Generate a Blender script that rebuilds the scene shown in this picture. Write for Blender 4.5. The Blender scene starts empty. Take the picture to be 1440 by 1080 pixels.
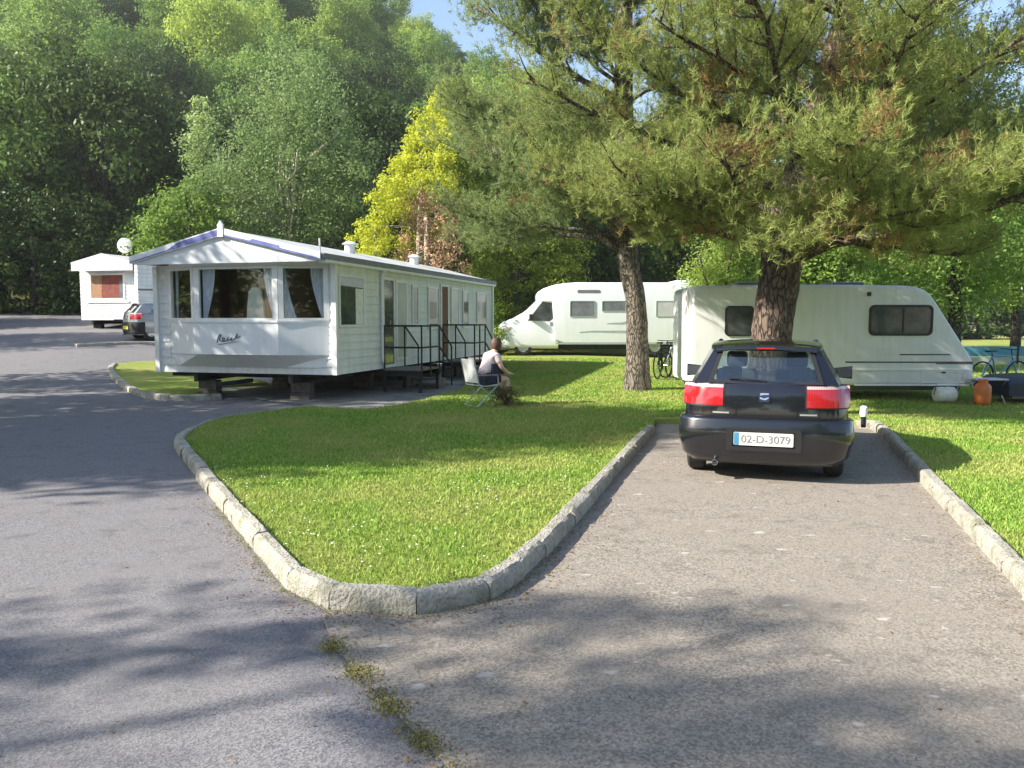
import bpy, bmesh, math, random
import numpy as np
from mathutils import Vector, Matrix, geometry
R = math.radians
random.seed(7)
rng = np.random.default_rng(11)
scene = bpy.context.scene
col = scene.collection
CAMZ, FPX, HOR = 1.65, 1120.0, 450.0

# ---------------------------------------------------------------- terrain
def ss(a, b, x):
    t = np.clip((np.asarray(x, float) - a) / (b - a), 0, 1)
    return t * t * (3 - 2 * t)
def H(x, y):
    x = np.asarray(x, float); y = np.asarray(y, float)
    z = 0.008 * np.clip(y - 15, 0, 60) * (1 - ss(8, 14, x))
    z = z + 0.07 * np.clip(y - 19, 0, 26) * (1 - ss(-14, -8.5, x))
    z = z - 0.12 * ss(3.5, 7, x) * ss(11, 15, y)
    y0 = 50 + 110 * ss(8, 30, x)
    z = z + np.interp(x, [-60, -27, -20, -6, 6, 20, 40], [52, 50, 38, 35.5, 29, 18, 11]) * ss(0, 95, y - y0)
    return z
def ray(px, py):
    p = math.atan((540 - HOR) / FPX)
    u, v = (px - 720) / FPX, (540 - py) / FPX
    return Vector((u, math.cos(p) + v * math.sin(p), -math.sin(p) + v * math.cos(p)))
def G(px, py, dz=0.0):
    d = ray(px, py); t = 2.0
    while t < 300:
        x, y, z = d.x * t, d.y * t, CAMZ + d.z * t
        if z <= float(H(x, y)) + dz: break
        t += 0.02
    return (d.x * t, d.y * t)

# ---------------------------------------------------------------- object helpers
def tag(o, label=None, cat=None, group=None, kind=None):
    if label: o['label'] = label
    if cat: o['category'] = cat
    if group: o['group'] = group
    if kind: o['kind'] = kind
    return o
def thing(name, label, cat, loc=(0, 0, 0), rz=0, group=None):
    o = bpy.data.objects.new(name, None); col.objects.link(o)
    o.location = loc; o.rotation_euler = (0, 0, rz); o.empty_display_size = 0.2
    return tag(o, label, cat, group)
def link_mesh(name, me, mat, parent=None):
    o = bpy.data.objects.new(name, me); col.objects.link(o)
    if mat and not me.materials: me.materials.append(mat)
    if parent: o.parent = parent
    return o
def children(o): return [c for c in bpy.data.objects if c.parent == o]
def copy_tree(o, parent=None):
    c = o.copy(); col.objects.link(c); c.parent = parent
    for ch in children(o): copy_tree(ch, c)
    return c

class MB:
    def __init__(s): s.v = []; s.f = []
    def add(s, vs, fs):
        n = len(s.v); s.v += [tuple(v) for v in vs]; s.f += [tuple(i + n for i in f) for f in fs]; return s
    def box(s, x0, x1, y0, y1, z0, z1, M=None):
        vs = [(x, y, z) for z in (z0, z1) for y in (y0, y1) for x in (x0, x1)]
        if M is not None: vs = [M @ Vector(v) for v in vs]
        return s.add(vs, [(0, 2, 3, 1), (4, 5, 7, 6), (0, 1, 5, 4), (2, 6, 7, 3), (0, 4, 6, 2), (1, 3, 7, 5)])
    def tube(s, pts, rad, n=8, cap=True, jit=0.0):
        pts = [Vector(p) for p in pts]
        if not isinstance(rad, (list, tuple)): rad = [rad] * len(pts)
        up = None; rings = []
        for i, p in enumerate(pts):
            d = (pts[min(i + 1, len(pts) - 1)] - pts[max(i - 1, 0)]).normalized()
            if up is None:
                up = Vector((0, 0, 1)) if abs(d.z) < 0.9 else Vector((1, 0, 0))
            a = d.cross(up).normalized(); b = a.cross(d).normalized(); up = b
            rings.append([p + (a * math.cos(2 * math.pi * k / n) + b * math.sin(2 * math.pi * k / n)) * rad[i] * (1 + random.uniform(-jit, jit)) for k in range(n)])
        vs = [v for r in rings for v in r]
        fs = [(i * n + k, i * n + (k + 1) % n, (i + 1) * n + (k + 1) % n, (i + 1) * n + k) for i in range(len(pts) - 1) for k in range(n)]
        if cap: fs += [tuple(range(n))[::-1], tuple((len(pts) - 1) * n + k for k in range(n))]
        return s.add(vs, fs)
    def cyl(s, c, axis, r, h, n=24, r2=None):
        c = Vector(c); a = Vector(axis).normalized() * h / 2
        return s.tube([c - a, c + a], [r, r if r2 is None else r2], n)
    def lathe(s, prof, c, axis='x', n=28):
        vs = []
        for (r, h) in prof:
            for k in range(n):
                a = 2 * math.pi * k / n; p = (r * math.cos(a), r * math.sin(a))
                vs.append((c[0] + h, c[1] + p[0], c[2] + p[1]) if axis == 'x' else ((c[0] + p[0], c[1] + h, c[2] + p[1]) if axis == 'y' else (c[0] + p[0], c[1] + p[1], c[2] + h)))
        fs = [(i * n + k, i * n + (k + 1) % n, (i + 1) * n + (k + 1) % n, (i + 1) * n + k) for i in range(len(prof) - 1) for k in range(n)]
        return s.add(vs, fs)
    def prism(s, poly, fn, h0, h1):
        """poly: 2D points; fn(a,b,h)->xyz"""
        n = len(poly)
        vs = [fn(a, b, h0) for a, b in poly] + [fn(a, b, h1) for a, b in poly]
        fs = [tuple(range(n))[::-1], tuple(range(n, 2 * n))] + [(i, (i + 1) % n, n + (i + 1) % n, n + i) for i in range(n)]
        return s.add(vs, fs)
    def loft(s, rings, cap=True, closed=True):
        n = len(rings[0]); vs = [v for r in rings for v in r]
        m = n if closed else n - 1
        fs = [(i * n + k, i * n + (k + 1) % n, (i + 1) * n + (k + 1) % n, (i + 1) * n + k) for i in range(len(rings) - 1) for k in range(m)]
        if cap: fs += [tuple(range(n))[::-1], tuple((len(rings) - 1) * n + k for k in range(n))]
        return s.add(vs, fs)
    def build(s, name, mat, parent=None, smooth=False, bevel=0, fix=True, ang=40):
        me = bpy.data.meshes.new(name); me.from_pydata(s.v, [], s.f); me.validate()
        if fix:
            bm = bmesh.new(); bm.from_mesh(me); bmesh.ops.recalc_face_normals(bm, faces=bm.faces); bm.to_mesh(me); bm.free()
        if smooth:
            me.polygons.foreach_set('use_smooth', [True] * len(me.polygons))
            me.set_sharp_from_angle(angle=R(ang))
        o = link_mesh(name, me, mat, parent)
        if bevel:
            b = o.modifiers.new('Bevel', 'BEVEL'); b.width = bevel; b.segments = 2; b.limit_method = 'ANGLE'; b.angle_limit = R(40)
        return o
def rrect(x0, x1, z0, z1, r, k=4):
    out = []
    for cx, cz, a0 in ((x1 - r, z1 - r, 0), (x0 + r, z1 - r, 90), (x0 + r, z0 + r, 180), (x1 - r, z0 + r, 270)):
        for i in range(k + 1):
            a = R(a0 + 90 * i / k); out.append((cx + r * math.cos(a), cz + r * math.sin(a)))
    return out
def bake(o):
    dg = bpy.context.evaluated_depsgraph_get(); dg.update()
    me = bpy.data.meshes.new_from_object(o.evaluated_get(dg)); o.modifiers.clear(); o.data = me
def bool_cut(o, cutters):
    for c in cutters:
        m = o.modifiers.new('B', 'BOOLEAN'); m.operation = 'DIFFERENCE'; m.object = c; m.solver = 'EXACT'
    bpy.context.view_layer.update(); bake(o)
    for c in cutters: bpy.data.objects.remove(c, do_unlink=True)
    me = o.data
    me.polygons.foreach_set('use_smooth', [True] * len(me.polygons)); me.set_sharp_from_angle(angle=R(35))

# ---------------------------------------------------------------- materials
class NT:
    def __init__(s, name):
        s.m = bpy.data.materials.new(name); s.m.use_nodes = True; s.t = s.m.node_tree
        s.n = s.t.nodes; s.l = s.t.links; s.b = s.n['Principled BSDF']; s.out = s.n['Material Output']
    def node(s, t, **kw):
        x = s.n.new(t)
        for k, v in kw.items():
            if k in x.inputs: x.inputs[k].default_value = v
            else: setattr(x, k, v)
        return x
    def link(s, a, b): s.l.new(a, b)
    def coord(s, scale=(1, 1, 1), kind='Object'):
        tc = s.node('ShaderNodeTexCoord'); mp = s.node('ShaderNodeMapping'); mp.inputs['Scale'].default_value = scale
        s.link(tc.outputs[kind], mp.inputs['Vector']); return mp.outputs['Vector']
    def noise(s, vec, scale, detail=4, rough=0.55):
        x = s.node('ShaderNodeTexNoise'); x.inputs['Scale'].default_value = scale; x.inputs['Detail'].default_value = detail
        x.inputs['Roughness'].default_value = rough
        if vec is not None: s.link(vec, x.inputs['Vector'])
        return x.outputs['Fac']
    def ramp(s, fac, stops, interp='LINEAR'):
        x = s.node('ShaderNodeValToRGB'); cr = x.color_ramp; cr.interpolation = interp
        while len(cr.elements) < len(stops): cr.elements.new(0.5)
        for e, (p, c) in zip(cr.elements, stops):
            e.position = p; e.color = (c[0], c[1], c[2], 1) if not isinstance(c, (int, float)) else (c, c, c, 1)
        s.link(fac, x.inputs['Fac']); return x.outputs['Color']
    def mix(s, fac, a, b, mode='MIX'):
        x = s.node('ShaderNodeMix', data_type='RGBA', blend_type=mode)
        if isinstance(fac, (int, float)): x.inputs[0].default_value = fac
        else: s.link(fac, x.inputs[0])
        for i, v in ((6, a), (7, b)):
            if isinstance(v, tuple): x.inputs[i].default_value = (v[0], v[1], v[2], 1)
            else: s.link(v, x.inputs[i])
        return x.outputs[2]
    def bump(s, h, strength, dist):
        x = s.node('ShaderNodeBump'); x.inputs['Strength'].default_value = strength; x.inputs['Distance'].default_value = dist
        s.link(h, x.inputs['Height']); s.link(x.outputs['Normal'], s.b.inputs['Normal'])
    def base(s, c):
        if isinstance(c, tuple): s.b.inputs['Base Color'].default_value = (c[0], c[1], c[2], 1)
        else: s.link(c, s.b.inputs['Base Color'])
    def set(s, **kw):
        for k, v in kw.items(): s.b.inputs[k.replace('_', ' ')].default_value = v
        return s

def plain(name, c, rough=0.5, metal=0.0, var=0.12, scale=6, coat=0.0, spec=0.5):
    t = NT(name); v = t.coord(); n = t.noise(v, scale, 5)
    lo = tuple(x * (1 - var) for x in c); hi = tuple(min(1, x * (1 + var)) for x in c)
    t.base(t.ramp(n, [(0.3, lo), (0.7, hi)]))
    t.set(Roughness=rough, Metallic=metal)
    t.b.inputs['Coat Weight'].default_value = coat; t.b.inputs['Coat Roughness'].default_value = 0.05
    t.b.inputs['Specular IOR Level'].default_value = spec
    return t.m
def dirty_white(name, c, rough=0.35, streak=0.10, dirt=(0.25, 0.27, 0.20)):
    t = NT(name); v = t.coord((2.2, 2.2, 0.35)); n = t.noise(v, 3, 6, 0.65); n2 = t.noise(t.coord(), 1.1, 3)
    t.base(t.mix(t.ramp(n, [(0.45, 0.0), (0.85, streak * 2.2)]), t.ramp(n2, [(0.3, tuple(x * 0.95 for x in c)), (0.7, c)]), dirt))
    t.set(Roughness=rough); return t.m
def leafmat(name, cols, trans=0.35, rough=0.55, nscale=0.35):
    t = NT(name); g = t.node('ShaderNodeNewGeometry'); v = t.coord()
    n = t.noise(v, nscale, 3); oi = t.node('ShaderNodeObjectInfo')
    c1 = t.ramp(g.outputs['Random Per Island'], [(i / (len(cols) - 1), c) for i, c in enumerate(cols)])
    c2 = t.mix(t.ramp(n, [(0.35, 0.0), (0.65, 0.55)]), c1, tuple(x for x in cols[-1]))
    hs = t.node('ShaderNodeHueSaturation'); t.link(c2, hs.inputs['Color'])
    mr = t.node('ShaderNodeMapRange'); t.link(oi.outputs['Random'], mr.inputs['Value']); mr.inputs['To Min'].default_value = 0.72; mr.inputs['To Max'].default_value = 1.3
    t.link(mr.outputs['Result'], hs.inputs['Value'])
    mr2 = t.node('ShaderNodeMapRange'); t.link(oi.outputs['Random'], mr2.inputs['Value']); mr2.inputs['To Min'].default_value = 0.515; mr2.inputs['To Max'].default_value = 0.485
    t.link(mr2.outputs['Result'], hs.inputs['Hue'])
    t.link(hs.outputs['Color'], t.b.inputs['Base Color']); t.set(Roughness=rough)
    t.b.inputs['Specular IOR Level'].default_value = 0.12
    tr = t.node('ShaderNodeBsdfTranslucent')
    br = t.node('ShaderNodeHueSaturation'); t.link(hs.outputs['Color'], br.inputs['Color']); br.inputs['Value'].default_value = 1.7; br.inputs['Hue'].default_value = 0.49
    t.link(br.outputs['Color'], tr.inputs['Color'])
    mx = t.node('ShaderNodeMixShader'); mx.inputs[0].default_value = trans
    t.link(t.b.outputs[0], mx.inputs[1]); t.link(tr.outputs[0], mx.inputs[2]); t.link(mx.outputs[0], t.out.inputs['Surface'])
    return t.m
def bark(name, c1, c2, scale=9, st=0.9):
    t = NT(name); v = t.coord((1, 1, 0.32))
    vo = t.node('ShaderNodeTexVoronoi', feature='DISTANCE_TO_EDGE'); vo.inputs['Scale'].default_value = scale
    ns = t.node('ShaderNodeTexNoise'); ns.inputs['Scale'].default_value = 5; ns.inputs['Detail'].default_value = 4
    t.link(v, ns.inputs['Vector']); vm = t.node('ShaderNodeVectorMath', operation='ADD'); sc = t.node('ShaderNodeVectorMath', operation='SCALE'); sc.inputs['Scale'].default_value = 0.25
    t.link(ns.outputs['Color'], sc.inputs[0]); t.link(v, vm.inputs[0]); t.link(sc.outputs[0], vm.inputs[1]); t.link(vm.outputs[0], vo.inputs['Vector'])
    crack = t.ramp(vo.outputs['Distance'], [(0.0, 0.0), (0.16, 1.0)])
    n = t.noise(v, 14, 5); tone = t.ramp(n, [(0.3, c1), (0.7, c2)])
    t.base(t.mix(crack, tuple(x * 0.28 for x in c1), tone)); t.set(Roughness=0.9)
    t.bump(crack, st, 0.03); return t.m

M = {}
# asphalt of the road: fine pale aggregate in grey binder
def asphalt(name, a, b, stone, patch, grain=110):
    t = NT(name); v = t.coord()
    vo = t.node('ShaderNodeTexVoronoi'); vo.inputs['Scale'].default_value = grain; t.link(v, vo.inputs['Vector'])
    g = t.ramp(vo.outputs['Color'], [(0.25, a), (0.7, b)])
    g = t.mix(t.ramp(t.noise(v, grain * 0.8, 2), [(0.60, 0.0), (0.72, 0.7)]), g, stone)
    n2 = t.noise(v, 0.7, 6, 0.6); g = t.mix(t.ramp(n2, [(0.35, 0.0), (0.75, 0.75)]), g, patch)
    n3 = t.noise(v, 3.3, 5, 0.7); g = t.mix(t.ramp(n3, [(0.55, 0.0), (0.72, 0.6)]), g, tuple(x * 0.6 for x in a))
    g = t.mix(t.ramp(t.noise(v, 1.6, 6, 0.65), [(0.52, 0.0), (0.68, 0.45)]), g, tuple(x * 0.85 for x in b))
    ve = t.node('ShaderNodeTexVoronoi', feature='DISTANCE_TO_EDGE'); ve.inputs['Scale'].default_value = 0.55
    nz = t.node('ShaderNodeTexNoise'); nz.inputs['Scale'].default_value = 2.2; nz.inputs['Detail'].default_value = 5; t.link(v, nz.inputs['Vector'])
    ad = t.node('ShaderNodeVectorMath', operation='ADD'); t.link(v, ad.inputs[0]); t.link(nz.outputs['Color'], ad.inputs[1]); t.link(ad.outputs[0], ve.inputs['Vector'])
    crk = t.ramp(ve.outputs['Distance'], [(0.0, 0.30), (0.006, 0.0)])
    g = t.mix(crk, g, tuple(x * 0.3 for x in a))
    t.base(g); t.set(Roughness=0.88); t.b.inputs['Specular IOR Level'].default_value = 0.3
    t.bump(vo.outputs['Distance'], 0.35, 0.004)
    return t
M['road'] = asphalt('road_asphalt', (0.100, 0.097, 0.106), (0.225, 0.218, 0.228), (0.42, 0.40, 0.40), (0.19, 0.18, 0.178)).m
t = asphalt('drive_asphalt', (0.150, 0.132, 0.110), (0.31, 0.275, 0.232), (0.52, 0.48, 0.42), (0.255, 0.222, 0.185), 85)
# pale worn spots on the drive
v = t.coord((1, 1.6, 1)); cur = t.b.inputs['Base Color'].links[0].from_socket
sp = t.ramp(t.noise(v, 5.5, 3, 0.5), [(0.66, 0.0), (0.72, 0.75)])
t.base(t.mix(sp, cur, (0.46, 0.43, 0.38))); M['drive'] = t.m
t = NT('path_concrete'); v = t.coord(); n = t.noise(v, 1.5, 6, 0.65); n2 = t.noise(v, 60, 3)
t.base(t.mix(t.ramp(n2, [(0.4, 0.0), (0.7, 0.3)]), t.ramp(n, [(0.35, (0.14, 0.135, 0.13)), (0.55, (0.26, 0.25, 0.235)), (0.75, (0.36, 0.35, 0.32))]), (0.12, 0.115, 0.11)))
t.set(Roughness=0.9); t.bump(n2, 0.4, 0.005); M['path'] = t.m
t = NT('kerb_stone'); v = t.coord(); n = t.noise(v, 4, 6, 0.7); n2 = t.noise(v, 45, 4)
g = t.ramp(n, [(0.3, (0.25, 0.235, 0.195)), (0.5, (0.40, 0.375, 0.32)), (0.75, (0.55, 0.52, 0.45))])
gi = t.node('ShaderNodeNewGeometry')
g = t.mix(t.ramp(gi.outputs['Random Per Island'], [(0.0, 0.0), (1.0, 0.35)]), g, (0.38, 0.36, 0.31))
g = t.mix(t.ramp(n2, [(0.45, 0.0), (0.72, 0.7)]), g, (0.20, 0.19, 0.155))
g = t.mix(t.ramp(t.noise(v, 7, 5), [(0.50, 0.0), (0.66, 0.65)]), g, (0.17, 0.185, 0.10))
t.base(g); t.set(Roughness=0.92); t.bump(n2, 0.9, 0.03); M['kerb'] = t.m
def grassground(name, a, b, dry, dryamt, fine=38):
    t = NT(name); v = t.coord(); n = t.noise(v, fine, 5, 0.75); n2 = t.noise(v, 0.55, 5, 0.6); n3 = t.noise(v, 3.5, 4, 0.6)
    g = t.ramp(n, [(0.3, a), (0.7, b)])
    g = t.mix(t.ramp(n3, [(0.4, 0.0), (0.75, 0.5)]), g, tuple(0.6 * x + 0.4 * y for x, y in zip(a, b)))
    g = t.mix(t.ramp(n2, [(0.5 - dryamt * 0.3, 0.0), (0.78, 0.85)]), g, dry)
    t.base(g); t.set(Roughness=0.95); t.b.inputs['Specular IOR Level'].default_value = 0.15; t.bump(n, 0.8, 0.03); return t.m
M['lawn'] = grassground('lawn_turf', (0.13, 0.19, 0.03), (0.30, 0.38, 0.07), (0.42, 0.37, 0.14), 0.35)
M['field'] = grassground('field_turf', (0.16, 0.20, 0.03), (0.30, 0.34, 0.07), (0.38, 0.34, 0.14), 0.5, 12)
M['ground'] = grassground('ground_soil', (0.035, 0.05, 0.012), (0.08, 0.11, 0.025), (0.10, 0.08, 0.045), 0.5, 9)
def bladem(name, c):
    t = NT(name); g = t.node('ShaderNodeNewGeometry'); v = t.coord()
    cc = t.ramp(g.outputs['Random Per Island'], [(0.0, c[0]), (0.6, c[1]), (0.93, c[2]), (1.0, (0.40, 0.36, 0.15))])
    cc = t.mix(t.ramp(t.noise(v, 0.55, 5, 0.6), [(0.40, 0.0), (0.70, 0.7)]), cc, (0.50, 0.45, 0.17))
    t.base(cc); t.set(Roughness=0.6); t.b.inputs['Specular IOR Level'].default_value = 0.25
    tr = t.node('ShaderNodeBsdfTranslucent'); t.link(cc, tr.inputs['Color']); mx = t.node('ShaderNodeMixShader'); mx.inputs[0].default_value = 0.35
    t.link(t.b.outputs[0], mx.inputs[1]); t.link(tr.outputs[0], mx.inputs[2]); t.link(mx.outputs[0], t.out.inputs['Surface']); return t.m
M['blade'] = bladem('grass_blade', [(0.12, 0.24, 0.035), (0.27, 0.44, 0.065), (0.43, 0.56, 0.12)])
M['daisy'] = plain('daisy_white', (0.8, 0.8, 0.74), 0.7)
M['moss'] = leafmat('moss_weed', [(0.10, 0.13, 0.02), (0.22, 0.24, 0.05), (0.26, 0.20, 0.07)], 0.2)
M['litter'] = leafmat('leaf_litter', [(0.22, 0.12, 0.06), (0.34, 0.22, 0.12), (0.16, 0.09, 0.05)], 0.1)

M['cream'] = dirty_white('cream_siding', (0.80, 0.81, 0.80), 0.45, 0.20)
M['white'] = dirty_white('white_panel', (0.84, 0.86, 0.88), 0.3, 0.08)
M['whitegloss'] = dirty_white('white_gelcoat', (0.83, 0.85, 0.88), 0.22, 0.05)
M['tourer'] = dirty_white('tourer_aluminium', (0.76, 0.77, 0.76), 0.35, 0.14, (0.30, 0.33, 0.22))
M['upvc'] = plain('white_frame', (0.82, 0.82, 0.80), 0.35, var=0.05)
M['purple'] = plain('violet_trim', (0.17, 0.19, 0.46), 0.4, var=0.2)
M['gutter'] = plain('grey_gutter', (0.20, 0.20, 0.27), 0.4, var=0.15)
M['stripe'] = plain('grey_graphic', (0.33, 0.38, 0.38), 0.35, var=0.1)
M['darkstripe'] = plain('dark_stripe', (0.06, 0.055, 0.06), 0.4)
M['redstripe'] = plain('maroon_stripe', (0.20, 0.05, 0.08), 0.4)
M['roofing'] = plain('roof_sheet', (0.55, 0.56, 0.55), 0.5, var=0.2, scale=2)
M['black'] = plain('black_metal', (0.018, 0.02, 0.022), 0.45, 0.3)
M['rubber'] = plain('tyre_rubber', (0.022, 0.022, 0.023), 0.85, var=0.3, scale=20)
M['underside'] = plain('underside_black', (0.02, 0.02, 0.02), 0.9, var=0.4)
M['chassis'] = plain('galvanised_chassis', (0.18, 0.18, 0.18), 0.6, 0.5)
M['block'] = plain('concrete_block', (0.09, 0.08, 0.07), 0.95, var=0.35, scale=14)
M['rim'] = plain('wheel_silver', (0.55, 0.56, 0.57), 0.35, 0.7)
M['wood'] = plain('timber_grey', (0.20, 0.17, 0.13), 0.85, var=0.3, scale=10)
M['interior'] = plain('interior_brown', (0.20, 0.085, 0.05), 0.7, var=0.35, scale=1.3)
M['redcurtain'] = plain('red_curtain', (0.22, 0.055, 0.035), 0.8, var=0.3, scale=7)
M['tan'] = plain('tan_curtain', (0.36, 0.20, 0.11), 0.85, var=0.2, scale=7)
M['lilac'] = plain('lilac_curtain', (0.62, 0.62, 0.72), 0.85, var=0.12, scale=9)
M['net'] = plain('net_white', (0.78, 0.78, 0.72), 0.85, var=0.12, scale=9)
M['navy'] = plain('navy_paint', (0.008, 0.009, 0.015), 0.22, 0.3, 0.15, 30, coat=1.0)
M['navyplastic'] = plain('bumper_plastic', (0.007, 0.008, 0.013), 0.28, 0.2, 0.2, 25, coat=1.0)
M['blacktrim'] = plain('black_trim', (0.012, 0.012, 0.013), 0.5)
M['seat'] = plain('seat_cloth', (0.05, 0.055, 0.06), 0.9)
M['chrome'] = plain('chrome', (0.7, 0.7, 0.72), 0.18, 1.0, 0.03)
M['plate'] = plain('plate_white', (0.62, 0.63, 0.60), 0.4, var=0.04)
M['plateyellow'] = plain('plate_yellow', (0.70, 0.66, 0.06), 0.4, var=0.05)
M['platetext'] = plain('plate_text', (0.20, 0.20, 0.20), 0.5)
M['platedark'] = plain('plate_dark_text', (0.05, 0.05, 0.05), 0.5)
M['eublue'] = plain('eu_band', (0.05, 0.22, 0.36), 0.4)
M['script'] = plain('script_letter', (0.16, 0.19, 0.24), 0.5)
def lens(name, c, rough=0.12):
    t = NT(name); v = t.coord((1, 1, 1)); w = t.node('ShaderNodeTexWave'); w.inputs['Scale'].default_value = 14; w.inputs['Distortion'].default_value = 0.4; t.link(v, w.inputs['Vector'])
    t.base(t.ramp(w.outputs['Fac'], [(0.2, tuple(x * 0.75 for x in c)), (0.8, c)])); t.set(Roughness=rough)
    t.b.inputs['Coat Weight'].default_value = 1.0; return t.m
M['redlens'] = lens('red_lens', (0.42, 0.012, 0.018))
M['clearlens'] = lens('clear_lens', (0.62, 0.42, 0.42))
M['orangelens'] = lens('orange_lens', (0.7, 0.25, 0.03))
def glass(name, tint, dark, gloss=0.06):
    """thin pane: partly see-through, partly mirror by fresnel, partly dark film"""
    t = NT(name); tr = t.node('ShaderNodeBsdfTransparent'); tr.inputs['Color'].default_value = (*tint, 1)
    gl = t.node('ShaderNodeBsdfGlossy'); gl.inputs['Roughness'].default_value = 0.02; gl.inputs['Color'].default_value = (0.9, 0.95, 0.95, 1)
    fr = t.node('ShaderNodeLayerWeight'); fr.inputs['Blend'].default_value = 0.5
    pw = t.node('ShaderNodeMath', operation='POWER'); pw.inputs[1].default_value = 4.0; t.link(fr.outputs['Facing'], pw.inputs[0])
    ad = t.node('ShaderNodeMath', operation='ADD'); ad.inputs[1].default_value = gloss; t.link(pw.outputs[0], ad.inputs[0])
    mx = t.node('ShaderNodeMixShader'); t.link(ad.outputs[0], mx.inputs[0]); t.link(tr.outputs[0], mx.inputs[1]); t.link(gl.outputs[0], mx.inputs[2])
    df = t.node('ShaderNodeBsdfDiffuse'); df.inputs['Color'].default_value = (0.02, 0.025, 0.025, 1)
    m2 = t.node('ShaderNodeMixShader'); m2.inputs[0].default_value = dark; t.link(mx.outputs[0], m2.inputs[1]); t.link(df.outputs[0], m2.inputs[2])
    t.link(m2.outputs[0], t.out.inputs['Surface']); return t.m
M['glass'] = glass('window_glass', (0.9, 0.95, 0.93), 0.0)
M['carglass'] = glass('car_glass', (0.86, 0.93, 0.90), 0.02, 0.20)
M['mirror'] = plain('mirror_dark', (0.10, 0.11, 0.12), 0.15, 0.6)
t = NT('dark_pane'); v = t.coord(); n = t.noise(v, 2.5, 3)
t.base(t.ramp(n, [(0.35, (0.03, 0.04, 0.04)), (0.7, (0.10, 0.11, 0.115))])); t.set(Roughness=0.08); t.b.inputs['Coat Weight'].default_value = 0.6; M['pane'] = t.m
t = NT('plastic_pane'); t.base(t.ramp(t.noise(t.coord(), 3, 3), [(0.35, (0.13, 0.15, 0.16)), (0.7, (0.22, 0.22, 0.24))])); t.set(Roughness=0.12); M['greypane'] = t.m
t = NT('shade_pane'); t.base(t.ramp(t.noise(t.coord(), 3, 3), [(0.35, (0.48, 0.48, 0.47)), (0.7, (0.58, 0.58, 0.57))])); t.set(Roughness=0.2); M['blindpane'] = t.m
# ---------------------------------------------------------------- world, sun, camera
SUN_EL, SUN_BACK = R(33), R(14)      # sun low on the left, a little behind the camera
sd = Vector((-math.cos(SUN_BACK) * math.cos(SUN_EL), -math.sin(SUN_BACK) * math.cos(SUN_EL), math.sin(SUN_EL)))
w = bpy.data.worlds.new('World'); scene.world = w; w.use_nodes = True
bg = w.node_tree.nodes['Background']; sky = w.node_tree.nodes.new('ShaderNodeTexSky'); sky.sky_type = 'NISHITA'
sky.sun_disc = False; sky.sun_elevation = SUN_EL; sky.sun_rotation = math.atan2(sd.x, sd.y); sky.dust_density = 1.0; sky.air_density = 1.0
w.node_tree.links.new(sky.outputs[0], bg.inputs[0]); bg.inputs[1].default_value = 0.12
sl = bpy.data.lights.new('sun', 'SUN'); sl.energy = 5.0; sl.angle = R(0.6); sl.color = (1.0, 0.93, 0.82)
so = bpy.data.objects.new('sun', sl); col.objects.link(so); so.rotation_euler = sd.to_track_quat('Z', 'Y').to_euler()
cd = bpy.data.cameras.new('camera'); cd.sensor_width = 36; cd.lens = 36 * FPX / 1440; cd.clip_end = 2000; cd.clip_start = 0.05
cam = bpy.data.objects.new('camera', cd); col.objects.link(cam); cam.location = (0, 0, CAMZ)
cam.rotation_euler = (R(90) - math.atan((540 - HOR) / FPX), 0, 0); scene.camera = cam
vs = scene.view_settings; vs.view_transform = 'Standard'; vs.look = 'None'; vs.exposure = 1.24; vs.gamma = 1; vs.use_curve_mapping = False
scene.cycles.max_bounces = 6; scene.cycles.diffuse_bounces = 3; scene.cycles.glossy_bounces = 3; scene.cycles.volume_bounces = 0; scene.cycles.transparent_max_bounces = 16

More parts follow.
